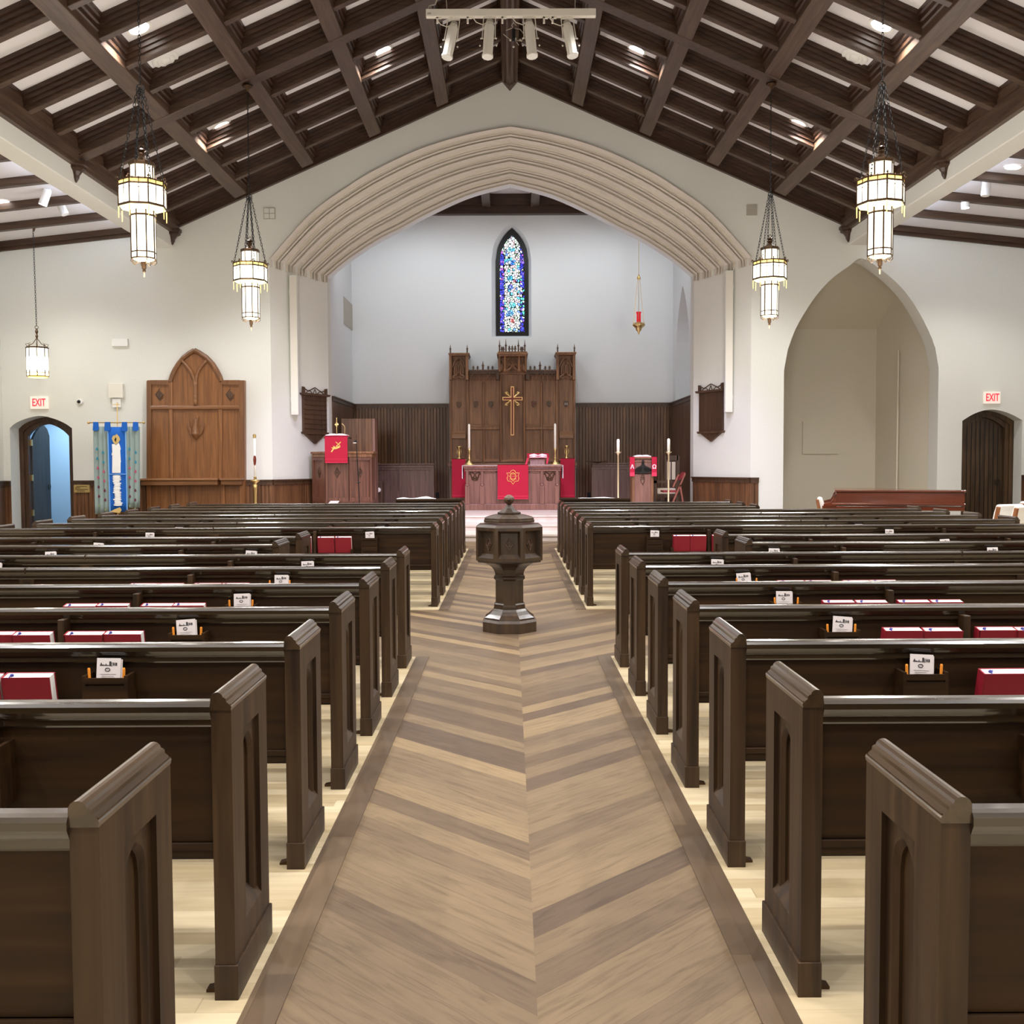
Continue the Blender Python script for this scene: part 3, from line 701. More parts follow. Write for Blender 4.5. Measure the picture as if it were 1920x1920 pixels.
# ---------- pews ----------
ORD = ['nearest', 'second nearest', 'third nearest', 'fourth nearest', 'fifth nearest', 'sixth nearest', 'seventh nearest', 'eighth nearest', 'ninth nearest', 'tenth nearest', 'eleventh nearest', 'twelfth nearest', 'thirteenth nearest', 'fourteenth nearest', 'fifteenth nearest', 'second farthest', 'farthest']
ROWY = [1.955, 2.895, 3.85, 4.81, 5.767, 6.735, 7.69, 8.65, 9.6]+[11.02+.954*i for i in range(8)]
DE = .416; TE = .058; RZ = .87
def end_panel(parent, xa, s, recess=True):
    """xa: outer face of the pew end, s: -1 when the aisle lies to +x"""
    # s = direction from the aisle face into the pew (-1 for the left block)
    xf, xb = xa, xa+s*TE
    m = MB(); zb, zt = .10, .868; y0, y1 = 0, DE
    hy0, hy1, hz0, hz1 = .125, .315, .19, .765
    if recess:
        m.quad((xf, y0, zb), (xf, hy0, zb), (xf, hy0, zt), (xf, y0, zt)); m.quad((xf, hy1, zb), (xf, y1, zb), (xf, y1, zt), (xf, hy1, zt))
        m.quad((xf, hy0, zb), (xf, hy1, zb), (xf, hy1, hz0), (xf, hy0, hz0)); m.quad((xf, hy0, hz1), (xf, hy1, hz1), (xf, hy1, zt), (xf, hy0, zt))
        d1 = xf+s*.014; d2 = xf+s*.034
        m.quad((xf, hy0, hz0), (xf, hy0, hz1), (d1, hy0, hz1), (d1, hy0, hz0)); m.quad((xf, hy1, hz0), (xf, hy1, hz1), (d1, hy1, hz1), (d1, hy1, hz0))
        m.quad((xf, hy0, hz1), (xf, hy1, hz1), (d1, hy1, hz1), (d1, hy0, hz1)); m.quad((xf, hy0, hz0), (xf, hy1, hz0), (d2, hy1, hz0+.05), (d2, hy0, hz0+.05))
        c = (hy0+hy1)/2; w_ = .062; lan = lancet(c, w_, .66, .735, 8); f = lookup(lan)
        xs = sorted([hy0, hy1, c-w_, c+w_]+[p[0] for p in lan])
        for a, b in zip(xs, xs[1:]):
            if b-a < 1e-5: continue
            mid = (a+b)/2
            if c-w_ < mid < c+w_: m.quad((d1, a, f(a)), (d1, b, f(b)), (d1, b, hz1), (d1, a, hz1))
            else: m.quad((d1, a, hz0+.02), (d1, b, hz0+.02), (d1, b, hz1), (d1, a, hz1))
        ol = [(c-w_, hz0+.02)]+lan+[(c+w_, hz0+.02)]
        mo = [(c+(y-c)*.78, z if z < .3 else z-.014) for y, z in ol]
        for i in range(len(ol)-1):
            p, q, r, t = ol[i], ol[i+1], mo[i+1], mo[i]
            m.quad((d1, p[0], p[1]), (d1, q[0], q[1]), (d1+s*.012, r[0], r[1]), (d1+s*.012, t[0], t[1]))
            m.quad((d1+s*.012, r[0], r[1]), (d1+s*.012, t[0], t[1]), (d2, t[0], t[1]), (d2, r[0], r[1]))
        m.quad((d2, hy0, hz0), (d2, hy1, hz0), (d2, hy1, hz1), (d2, hy0, hz1))
    else: m.quad((xf, y0, zb), (xf, y1, zb), (xf, y1, zt), (xf, y0, zt))
    m.quad((xb, y0, zb), (xb, y1, zb), (xb, y1, zt), (xb, y0, zt)); m.quad((xf, y0, zb), (xb, y0, zb), (xb, y0, zt), (xf, y0, zt)); m.quad((xf, y1, zb), (xb, y1, zb), (xb, y1, zt), (xf, y1, zt))
    e = m.build('end_panel', 'pewz', parent, origin=tuple(wloc(parent)))
    e.location = (0, 0, 0)
    return e
def make_pew(x_in, x_out, s, mats=None):
    """origin at x_in,0,0; s=-1 left block, +1 right block; faces +y, its back at y=0"""
    r = thing('church_pew', (x_in, 0, 0), '', 'pew')
    L = abs(x_out-x_in)
    for xa, ss in ((x_in, s), (x_out, -s)):
        e = end_panel(r, xa, ss)
        m = MB()
        # moulded capping, profile across X, highest towards the seat
        pr = [(0, 0), (-.002, .010), (0, .014), (.008, .021), (.013, .025), (.014, .033), (.017, .036), (.022, .038), (.025, .045), (.031, .050), (.038, .052), (.046, .051), (.054, .046), (.058, .038), (.059, 0)]
        m.prism([(xa+ss*u, .850+v) for u, v in pr], 'y', -.004, DE+.004)
        m.build('cap', 'pewcap', e)
        MB().box(xa-ss*.008, xa+ss*(TE+.003), -.006, DE+.006, 0, .106).build('plinth', 'pewz', e, bevel=.003)
        m = MB(); m.prism([(xa+ss*(TE+.0), 0), (xa+ss*(TE+.04), 0), (xa+ss*(TE+.04), .012), (xa+ss*(TE+.012), .018), (xa+ss*TE, .034)], 'y', .04, .075)
        m.build('floor_bracket', 'bronze', e)
    a, b = x_in+s*TE, x_out-s*TE
    m = MB(); m.box(a, b, .02, .045, .46, .84); m.build('backrest', 'pewx', r)
    m = MB(); m.prism([(-.012, .862), (-.006, .871), (.01, .874), (.04, .874), (.055, .868), (.06, .85), (.05, .835), (.045, .80), (.008, .80), (.004, .806), (.004, .822), (-.002, .828), (-.006, .836), (-.012, .846)], 'x', a, b)
    m.build('top_rail', 'pewrail', r)
    m = MB(); m.box(a, b, .012, .05, .415, .462); m.box(a, b, .006, .05, .44, .462); m.build('bottom_rail', 'pewx', r, bevel=.003)
    m = MB(); m.prism([(.045, .40), (.40, .42), (.415, .435), (.41, .45), (.045, .43)], 'x', a, b); m.build('seat', 'pewx', r)
    if L > 4:
        c = (x_in+x_out)/2
        m = MB(); m.box(c-.022, c+.022, .02, .40, .0, .46); m.box(c-.05, c+.05, .008, .03, .46, .80); m.box(c-.004, c+.004, -.0135, .06, .838, .8755); m.build('middle_support', 'pewz', r)
    return r
def add_racks(r, x_in, x_out, s, starts):
    for (x, w_) in starts:       # hymnal rack beginning at x towards s
        m = MB(); a, b = x, x+s*w_
        m.box(a, b, -.085, .02, .515, .53); m.box(a, b, -.085, -.072, .53, .60)
        for q in (a, b): m.box(q-.014, q+.014, -.09, .02, .50, .64)
        k = m.build('book_rack', 'pewx', r)
        m = MB(); c = x+s*.40
        if w_ > .5: m.box(c-.016, c+.016, -.06, .02, .53, .83); m.build('rack_divider', 'pewz', r, bevel=.003)
        hx = x-s*.185; m = MB()
        m.box(hx-.072, hx+.072, -.058, -.052, .60, .755); m.box(hx-.072, hx+.072, -.066, -.058, .675, .727); m.box(hx-.072, hx+.072, -.066, -.058, .735, .757); m.box(hx-.072, hx+.072, -.066, -.052, .62, .667)
        m.box(hx-.085, hx-.072, -.066, .02, .585, .765); m.box(hx+.072, hx+.085, -.066, .02, .585, .765); m.box(hx-.072, hx+.072, -.06, .02, .595, .605)
        m.box(hx-.072, hx+.072, -.066, -.058, .61, .617)
        m.build('card_holder', 'pewx', r)
LIN, LOUT, RIN, ROUT = -.80, -5.60, .833, 5.97
KIND = {}
def pew_kind(key):
    x_in, x_out, s, rk = {'L': (LIN, LOUT, -1, 1), 'R': (RIN, ROUT, 1, 1), 'Ls': (-1.96, LOUT, -1, 1), 'Rs': (1.99, ROUT, 1, 1), 'Rt': (RIN, 3.85, 1, 0)}[key]
    if key not in KIND:
        p = make_pew(x_in, x_out, s); c = (x_in+x_out)/2
        st = [(x_in+s*.90, .80)] if key in ('L', 'R', 'Rt') else [(x_in+s*.42, .80)]
        if key != 'Rt': st.append((c+s*.86, .80) if key in ('L', 'R') else ((-3.2-.86, .80) if s < 0 else (3.4+.86, .80)))
        add_racks(p, x_in, x_out, s, st)
        p['_st'] = [q[0] for q in st]; KIND[key] = [p, False]
    return KIND[key]
pews = []
far = {9: 'the nearest row beyond the font', 16: 'the farthest row, closest to the chancel steps'}
for i, y in enumerate(ROWY):
    for sd in ('L', 'R'):
        key = sd+('s' if i in (7, 8) else ('t' if sd == 'R' and i >= 14 else ''))
        k_ = pew_kind(key); p = k_[0] if not k_[1] else copy_tree(k_[0]); k_[1] = True
        p.location.y = y
        side = 'left' if sd == 'L' else 'right'
        short = ' short' if i in (7, 8) else ''
        p['label'] = 'dark oak%s pew on the %s of the aisle, %s to the viewer' % (short, side, ORD[i]) if i < 15 else 'dark oak pew on the %s of the aisle, %s from the viewer' % (side, ORD[i])
        p['group'] = 'oak pews in rows %s of the aisle' % side
        pews.append((i, sd, p, list(k_[0]['_st'])))
for k_ in KIND.values():
    pass
for _, _, p, _ in pews:
    if '_st' in p: del p['_st']

# hymnals, leaflets and pencils resting in the racks
def make_hymnal():
    W, Hh, T = .176, .240, .052
    r = thing('hymnal', (0, 0, 0), '', 'book')
    m = MB(); m.box(-W/2, W/2, 0, .004, 0, Hh); m.box(-W/2, W/2, T-.004, T, 0, Hh); m.box(-W/2-.002, -W/2+.004, 0, T, 0, Hh); m.build('cover', 'hymn', r)
    m = MB(); m.box(-W/2+.004, W/2-.003, .004, T-.004, .006, Hh-.002); m.build('page_block', 'page', r)
    m = MB(); m.ball((-W/2+.03, .02, Hh), .008, 6); m.tube([(-W/2+.03, .02, Hh-.01), (-W/2+.034, .014, Hh+.008), (-W/2+.024, .0, Hh-.004)], .0025, 5); m.build('ribbon_marker', 'ribbon', r)
    return r
def make_leaflet():
    r = thing('folded_leaflet', (0, 0, 0), '', 'leaflet')
    m = MB(); m.box(-.045, .045, 0, .002, 0, .165); m.box(-.038, .050, .004, .006, 0, .160); m.build('paper', 'leaf', r)
    m = MB()
    for a, b, c, d in ((-.033, -.018, .137, .141), (-.03, -.026, .139, .147), (-.018, .0, .137, .1395), (-.012, -.009, .139, .144), (.002, .009, .136, .153), (.011, .013, .134, .150), (.016, .019, .137, .149), (.022, .024, .137, .149), (.018, .023, .142, .144), (.026, .031, .137, .148)):
        m.box(a, b, -.0012, .0, c, d)
    m.tube([(-.004+.009*math.cos(t), -.0006, .122+.006*math.sin(t)) for t in [i*PI/5 for i in range(10)]], .0016, 4, True)
    m.build('printed_heading', 'ink', r)
    m = MB(); m.box(-.03, .028, -.0012, 0, .105, .106); m.box(-.026, .02, -.0012, 0, .098, .0988); m.box(-.026, .024, -.0012, 0, .092, .0928); m.build('printed_lines', 'inkg', r)
    return r
hy, lf_ = make_hymnal(), make_leaflet(); fh = fl = False
pn = solo(MB().lathe([(.0055, 0), (.0055, .088), (.004, .092)], 6), 'pencil', 'pencil', '', 'pencil'); fp = False
POS = ['first', 'second', 'third', 'fourth']
rng = random.Random(3)
for (i, sd, p, st) in pews:
    if i < 1: continue
    s = -1 if sd == 'L' else 1; side = 'left' if s < 0 else 'right'; y = p.location.y
    rown = ORD[i]+' pew on the '+side
    for ri, x in enumerate(st):
        # skip what no one can see: covered far rows, racks outside the frame
        pxl = abs(x)*F/y
        if pxl > 1250: continue
        outer = ', outer rack' if ri else ''
        books = i <= 6 or i in (7, 8, 9)
        if books:
            for b in range(4):
                off = (.095, .275, .52, .70)[b]
                bx = x+s*off
                if abs(bx)*F/y > 1500: continue
                h = copy_tree(hy) if fh else hy; fh = True
                jig = rng.uniform(-.006, .006)
                h.location = (bx+jig, y-.058+rng.uniform(-.002, .002), .533); h.rotation_euler = (.20+rng.uniform(-.02, .03), 0, rng.uniform(-.02, .02))
                tag(h, 'red hymnal, %s %s, on the %s' % (POS[b], 'in the outer rack' if ri else 'from the aisle', rown), 'book', 'red hymnals in the pew racks')
        if i <= 12 or (i, ri) in ((13, 0),):
            hx = x-s*.185
            l = copy_tree(lf_) if fl else lf_; fl = True
            l.location = (hx+rng.uniform(-.008, .008), y-.038, .66); l.rotation_euler = (-.12, rng.uniform(-.09, .09), rng.uniform(-.05, .05))
            tag(l, 'white printed leaflet in the %scard holder on the %s' % ('outer ' if ri else '', rown), 'leaflet', 'leaflets in the pew card holders')
            if i <= 5:
                for q in (-1, 1):
                    c = pn.copy() if fp else pn
                    if fp: C.objects.link(c)
                    fp = True
                    c.location = (hx+q*.062, y-.046, .70); c.rotation_euler = (0, q*.04, 0); 
                    tag(c, 'orange pencil %s of the %sleaflet on the %s' % ('left' if q < 0 else 'right', 'outer ' if ri else '', rown), 'pencil', 'pencils in the pew card holders')

# screens in front of the first rows, with white cloths on top
for s, x0, x1, nm in ((-1, at(868, 940, 18.75).x, at(742, 940, 18.75).x, 'left'), (1, at(1051, 940, 18.75).x, at(1182, 940, 18.75).x, 'right')):
    r = thing('pew_front_screen', (x0, 18.75, 0), 'dark panelled screen closing the farthest pews %s of the aisle' % nm, 'screen')
    zt = .91
    m = MB(); m.box(x0, x1, 18.75, 18.79, .05, zt-.05); m.build('screen_panel', 'pewx', r)
    m = MB(); m.box(x0+s*-.02, x1, 18.72, 18.83, zt-.05, zt); m.build('top_rail', 'pewx', r, bevel=.01)
    MB().box(x0, x0+s*.06, 18.73, 18.82, 0, zt-.05).build('end_post', 'pewz', r)
def cloth_lump(x0, x1, y0, y1, z, h, name, label, seed):
    R_ = random.Random(seed); m = MB(); nx, ny = 18, 6; vs = []
    for i in range(nx+1):
        for j in range(ny+1):
            u, v = i/nx, j/ny; e = min(1, 4*min(u, 1-u)+.15)*min(1, 3*min(v, 1-v)+.1)
            vs.append((lerp(x0, x1, u), lerp(y0, y1, v), z+h*e*(.65+.35*math.sin(u*9+seed)+.2*math.sin(v*6+u*5))))
    m.add(vs, [(i*(ny+1)+j, (i+1)*(ny+1)+j, (i+1)*(ny+1)+j+1, i*(ny+1)+j+1) for i in range(nx) for j in range(ny)])
    m.add([(x0, y0, z), (x1, y0, z), (x1, y1, z), (x0, y1, z)], [(0, 1, 2, 3)])
    return solo(m, name, 'linen', label, 'cloth', smooth=True)
cloth_lump(at(744, 940, 18.76).x, at(817, 940, 18.76).x, 18.73, 18.82, .911, .035, 'white_cloth', 'white cloth lying on the dark screen left of the aisle', 1)
cloth_lump(at(1084, 940, 18.76).x, at(1152, 940, 18.76).x, 18.73, 18.82, .911, .014, 'white_cloth', 'flat white cloth on the dark screen right of the aisle', 2)

# ---------- font ----------
FC = (-.012, 9.49)
ap = .2345/25*25
f = thing('baptismal_font', (FC[0], FC[1], 0), 'octagonal carved oak font with domed lid standing in the centre aisle', 'font')
k8 = 1/math.cos(PI/8); R8 = PI/8
def hwm(h): return h*9.49/1920*k8        # half width in photo pixels -> corner radius
def fz(cy, h, front=True):               # crop row -> height at the front face
    return at(956, 900+cy/6, FC[1]-h*9.49/1920).z
def oct(rows_, name, mat='fontw', parent=f, n=8, **kw):
    m = MB(); m.lathe([(hwm(h), fz(c, h)) for c, h in rows_], n, (FC[0], FC[1], 0), R8 if n == 8 else 0); return m.build(name, mat, parent, **kw)
def z_(c, h): return fz(c, h)
m = MB(); pr = [(50, 1740), (50, 1622), (46, 1590), (45.5, 1570), (38, 1530), (32, 1490), (29.5, 1462)]
m.lathe([(hwm(h), max(0, z_(c, h))) for h, c in pr], 8, (FC[0], FC[1], 0), R8); m.build('base', 'fontw', f)
m = MB(); pr = [(28.5, 1462), (29, 1452), (29, 1432), (28.6, 1410), (27, 1402), (25.9, 1394), (25.9, 1138), (27, 1132), (29, 1120), (29, 1100), (27, 1088), (26.2, 1080)]
m.lathe([(hwm(h), z_(c, h)) for h, c in pr], 8, (FC[0], FC[1], 0), R8); m.build('shaft', 'fontw', f)
m = MB(); pr = [(26.4, 1082), (27, 1050), (29.5, 1015), (33, 990), (38, 968), (44, 952), (50, 944), (58.5, 940)]
m.lathe([(hwm(h), z_(c, h)) for h, c in pr], 8, (FC[0], FC[1], 0), R8); m.build('flared_neck', 'fontw', f)
zb0, zb1, zb2, zb3 = z_(945, 59), z_(925, 61), z_(550, 61.7), z_(510, 55.4)
m = MB(); m.lathe([(hwm(57), zb0-.003), (hwm(58.7), zb0+.004), (hwm(58.7), zb1), (hwm(60), zb1+.002)], 8, (FC[0], FC[1], 0), R8)
m.build('bowl_ring', 'fontw', f)
m = MB(); apo = 61.7*9.49/1920; side = apo*math.tan(R8)
bz0, bz1 = zb1, zb2
for i in range(8):
    a = i*PI/4; nx, ny = math.cos(a), math.sin(a); tx, ty = -ny, nx
    def P(t, d, z): return (FC[0]+nx*(apo-d)+tx*t, FC[1]+ny*(apo-d)+ty*t, z)
    b = .026; I0, I1 = bz0+.03, bz1-.022
    O = [(-side, bz0), (side, bz0), (side, bz1), (-side, bz1)]; Q = [(-side+b, I0), (side-b, I0), (side-b, I1), (-side+b, I1)]
    e = .024; D = [(-side+b+e, I0+e+.012), (side-b-e, I0+e+.012), (side-b-e, I1-e), (-side+b+e, I1-e)]
    for q in range(4):
        q2 = (q+1) % 4
        m.quad(P(O[q][0], 0, O[q][1]), P(O[q2][0], 0, O[q2][1]), P(Q[q2][0], 0, Q[q2][1]), P(Q[q][0], 0, Q[q][1]))
        m.quad(P(Q[q][0], 0, Q[q][1]), P(Q[q2][0], 0, Q[q2][1]), P(D[q2][0], .045, D[q2][1]), P(D[q][0], .045, D[q][1]))
    m.quad(*[P(u, .045, v) for u, v in D])
bowl = m.build('bowl', 'fontw', f)
for i in range(8):
    a = i*PI/4; nx, ny = math.cos(a), math.sin(a); tx, ty = -ny, nx
    def P(t, d, z): return (FC[0]+nx*(apo-.045+d)+tx*t, FC[1]+ny*(apo-.045+d)+ty*t, z)
    zc = (bz0+bz1)/2+.005; m = MB()
    m.tube([P(.0, .002, zc+.062), P(.02, .002, zc+.022), P(.034, .002, zc), P(.02, .002, zc-.022), P(0, .002, zc-.062), P(-.02, .002, zc-.022), P(-.034, .002, zc), P(-.02, .002, zc+.022)], .0055, 6, True)
    m.tube([P(.013*math.cos(t), .002, zc+.017*math.sin(t)) for t in [j*PI/5 for j in range(10)]], .0055, 6, True)
    m.ball(P(0, .0, zc), .008, 6)
    m.build('carved_lozenge', 'oakd', bowl)
m = MB(); m.lathe([(hwm(61.7), zb2), (hwm(61.7), zb2+.006), (hwm(55.4), zb3), (hwm(40), zb3+.002)], 8, (FC[0], FC[1], 0), R8); m.build('bowl_rim', 'fontw', f)
m = MB(); pr = [(46.7, 486), (47, 462), (45.5, 455), (45.8, 440), (44, 432), (36, 412), (28, 396), (22.5, 388), (21, 386)]
m.lathe([(hwm(h), z_(c, h)) for h, c in pr], 8, (FC[0], FC[1], 0), R8)
lid = m.build('lid', 'fontw', f)
m = MB(); pr = [(20.5, 386), (21.8, 378), (21.5, 368), (18.5, 362), (14, 345), (9.5, 322), (6.5, 296), (4.5, 278)]
m.lathe([(hwm(h), z_(c, h)) for h, c in pr], 8, (FC[0], FC[1], 0), R8); m.build('lid_spire', 'fontw', lid)
m = MB(); pr = [(2.5, 280), (5.5, 268), (9.2, 242), (10, 222), (9.2, 200), (5.5, 176), (2, 166)]
m.lathe([(hwm(h), z_(c, h)) for h, c in pr], 8, (FC[0], FC[1], 0), R8); kn = m.build('knob', 'oakd', lid)
m = MB(); zz = z_(222, 10)
m.ball((FC[0], FC[1]-.047, zz), .014, 8); m.build('knob_boss', 'fontw', kn, smooth=True)

# ---------- lanterns ----------
def chain(mb, a, b, link=.062, r=.0045, w=.014):
    a, b = Vector(a), Vector(b); L = (b-a).length; n = max(1, round(L/(link*.78))); t = (b-a)/L
    u = t.cross(Vector((0, 1, 0)) if abs(t.y) < .9 else Vector((1, 0, 0))).normalized(); v = t.cross(u)
    for i in range(n):
        c = a+t*L*(i+.5)/n; q = u if i % 2 else v
        mb.tube([c+t*(link/2*math.sin(k))+q*(w*math.cos(k)) for k in [j*PI/4 for j in range(8)]], r, 4, True)
def drum(mb, r, z0, z1, n=8, rot=PI/8, cap=False): mb.lathe([(r, z0), (r, z1)], n, (0, 0, 0), rot, cap=cap)
def ringbar(mb, r, z, h, th=.01, n=8, rot=PI/8): mb.lathe([(r-th, z), (r+.004, z), (r+.008, z+h*.5), (r+.004, z+h), (r-th, z+h), (r-th, z)], n, (0, 0, 0), rot, cap=False)
def ribs_(mb, r, z0, z1, w=.010, n=8, rot=PI/8, halves=False):
    for i in range(n):
        a = rot+2*PI*i/n; p = (r*math.cos(a), r*math.sin(a)); mb.bar((p[0], p[1], z0), (p[0], p[1], z1), w*1.5, w*1.5)
        if halves:
            a2 = rot+2*PI*(i+1)/n; q = ((r*math.cos(a)+r*math.cos(a2))/2*1.005, (r*math.sin(a)+r*math.sin(a2))/2*1.005); mb.bar((q[0], q[1], z0), (q[0], q[1], z1), w*.8, w*.8)
def make_lantern():
    s = 17.7/1920; r = thing('tiered_lantern', (0, 0, 0), '', 'lantern')
    Z = lambda cy: (612-(440+cy/10.67))*s        # crop row of the photo -> height above the finial tip
    RU, RW, RL = 15.5*s, 30.6*s, 15.8*s
    m = MB(); drum(m, RU, Z(560), Z(365)); m.build('upper_shade', 'glassw', r)
    m = MB(); drum(m, RW, Z(930), Z(665)); wd = m.build('wide_shade', 'glassw', r)
    m = MB(); drum(m, RW*.99, Z(650), Z(600)); m.build('amber_band', 'glassy', wd)
    m = MB(); m.lathe([(RW*.98, Z(945)), (RL*1.0, Z(985))], 8, (0, 0, 0), PI/8, cap=False); m.build('lower_glass', 'glassu', wd)
    m = MB(); drum(m, RL, Z(1640), Z(985)); m.build('lower_shade', 'glassw', r)
    m = MB(); m.lathe([(RL*.98, Z(1645)), (.05, Z(1690)), (.01, Z(1700))], 8, (0, 0, 0), PI/8, cap=False); m.build('bottom_glass', 'glassu', r)
    m = MB(); ringbar(m, RU*1.08, Z(362), .045); ringbar(m, RW, Z(600), .02); ringbar(m, RW, Z(668), .022); ringbar(m, RW, Z(945), .028)
    ringbar(m, RL, Z(985), .014); ringbar(m, RL*1.05, Z(1065), .022); ringbar(m, RL, Z(1570), .016); ringbar(m, RL, Z(1655), .016)
    ribs_(m, RU, Z(560), Z(365)); ribs_(m, RW, Z(945), Z(600), halves=True); ribs_(m, RL, Z(1655), Z(985))
    # small tracery arches over the wide shade
    for i in range(8):
        a1 = PI/8+i*PI/4; a2 = a1+PI/4; p1 = Vector((math.cos(a1), math.sin(a1), 0))*RW*1.004; p2 = Vector((math.cos(a2), math.sin(a2), 0))*RW*1.004
        for h in (0, .5):
            q = [(0, .028), (.08, .012), (.17, .004), (.25, -.003), (.33, .004), (.42, .012), (.5, .028)]
            m.tube([tuple(p1.lerp(p2, h+u))[:2]+(Z(690)-v,) for u, v in q], .003, 4)
        for h in (.17, .5, .83):
            c = p1.lerp(p2, h); m.tube([(c.x, c.y, Z(600)), (c.x*1.05, c.y*1.05, Z(585)), (c.x*1.02, c.y*1.02, Z(560))], [.006, .008, .002], 5)
        m.ball((p1.x*1.03, p1.y*1.03, Z(560)), .014, 6)
        m.tube([(p1.x, p1.y, Z(600)), (p1.x*1.12, p1.y*1.12, Z(580)), (p1.x*1.08, p1.y*1.08, Z(540))], .005, 5)
        b = Vector((math.cos(a1), math.sin(a1), 0))*RL
        m.tube([(b.x, b.y, Z(1650)), (b.x*1.05, b.y*1.05, Z(1690)), (b.x*.8, b.y*.8, Z(1725)), (b.x*.62, b.y*.62, Z(1700)), (b.x*.7, b.y*.7, Z(1685))], .005, 5)
    m.build('metal_frame', 'bronze', r)
    for i in range(8):
        a = PI/8+i*PI/4; m = MB()
        m.tube([(RW*math.cos(a), RW*math.sin(a), Z(960)), (RW*1.0*math.cos(a), RW*1.0*math.sin(a), Z(1110))], [.008, .005], 6)
        m.build('hanging_prism', 'glassy', wd)
    m = MB(); m.lathe([(.02, Z(1660)), (.05, Z(1680)), (.03, Z(1720)), (.028, Z(1780)), (.014, Z(1800)), (.024, Z(1815)), (.012, Z(1830)), (.009, Z(1900)), (.002, 0)], 10); m.build('finial', 'bronze', r, smooth=True)
    m = MB(); m.lathe([(RU*.8, Z(310)), (RU*.4, Z(250)), (.03, Z(225)), (.045, Z(190)), (.03, Z(160)), (.06, Z(140)), (.02, Z(110))], 8, (0, 0, 0), PI/8); m.tube([(.03*math.cos(t), 0, Z(95)+.03*math.sin(t)) for t in [j*PI/5 for j in range(10)]], .006, 5, True)
    m.build('crown_hook', 'bronze', r)
    hub = (612-372)*s
    m = MB()
    for i in range(4):
        a = i*PI/2+.5; chain(m, (RW*.98*math.cos(a), RW*.98*math.sin(a), Z(600)), (.03*math.cos(a), .03*math.sin(a), hub))
    for i in range(2):
        a = i*PI+1.3; chain(m, (RU*1.1*math.cos(a), RU*1.1*math.sin(a), Z(320)), (.02*math.cos(a), .02*math.sin(a), hub))
    m.tube([(.045*math.cos(t), .0, hub+.045*math.sin(t)) for t in [j*PI/6 for j in range(12)]], .007, 5, True)
    top = 7.98-3.90
    chain(m, (0, 0, hub+.04), (0, 0, top-.12)); m.build('chain', 'black', r)
    m = MB(); m.lathe([(.01, top-.12), (.02, top-.10), (.03, top-.06), (.08, top-.04), (.09, top+.0)], 12); m.build('ceiling_canopy', 'bronze', r, smooth=True)
    return r
lan = make_lantern()
for i, (x, y, lab) in enumerate(((-4.43, 17.7, 'farther tiered lantern on the left, in front of the arch'), (4.46, 17.7, 'farther tiered lantern on the right, in front of the arch'), (-4.46, 12.64, 'large nearer tiered lantern hanging at the upper left'), (4.53, 12.64, 'large nearer tiered lantern hanging at the upper right'))):
    l = lan if i == 0 else copy_tree(lan)
    l.location = (x, y, 3.90); l.rotation_euler.z = (0, .35, .18, .3)[i]
    tag(l, lab, 'lantern', 'tiered glowing lanterns over the nave')
# small single lantern over the left side aisle
LX, LY, LZ = at(71, 708, 21.5); s = 21.5/1920.; r = thing('aisle_lantern', (LX, LY, LZ), 'small single glowing lantern over the left side aisle', 'lantern')
R_ = 18.5*s
m = MB(); m.lathe([(R_, .04), (R_, .60)], 8, (LX, LY, LZ), PI/8, cap=False); m.build('shade', 'glassw', r)
m = MB(); m.lathe([(R_*.9, 0), (R_, .04), (R_, .09)], 8, (LX, LY, LZ), PI/8, cap=False); m.build('amber_glass', 'glassy', r)
m = MB(); base = MB(); ringbar(base, R_*1.05, .60, .03); ringbar(base, R_, .09, .012); ringbar(base, R_, .02, .012); ribs_(base, R_, .02, .15); ribs_(base, R_, .42, .6)
for i in range(8):
    a = PI/8+i*PI/4; base.tube([(R_*.9*math.cos(a), R_*.9*math.sin(a), .63), (R_*1.05*math.cos(a), R_*1.05*math.sin(a), .69), (R_*.8*math.cos(a), R_*.8*math.sin(a), .70)], .006, 5)
    if i % 2 == 0: base.tube([(R_*math.cos(a), R_*math.sin(a), .63), (R_*.4*math.cos(a), R_*.4*math.sin(a), .70), (0, 0, .82)], .008, 5)
base.lathe([(.012, .80), (.03, .86), (.015, .9), (.035, .95), (.012, 1.02)], 8); base.tube([(.035*math.cos(t), 0, 1.04+.035*math.sin(t)) for t in [j*PI/5 for j in range(10)]], .006, 5, True)
m.add([(v[0]+LX, v[1]+LY, v[2]+LZ) for v in base.v], base.f); m.build('metal_frame', 'bronze', r)
m = MB(); chain(m, (LX, LY, LZ+1.07), (LX-.02, LY, 6.45)); m.build('chain', 'black', r)
m = MB(); m.lathe([(.01, 6.40-LZ), (.03, 6.46-LZ), (.08, 6.54-LZ), (.08, 6.62-LZ)], 10, (LX, LY, LZ)); m.build('ceiling_canopy', 'bronze', r)

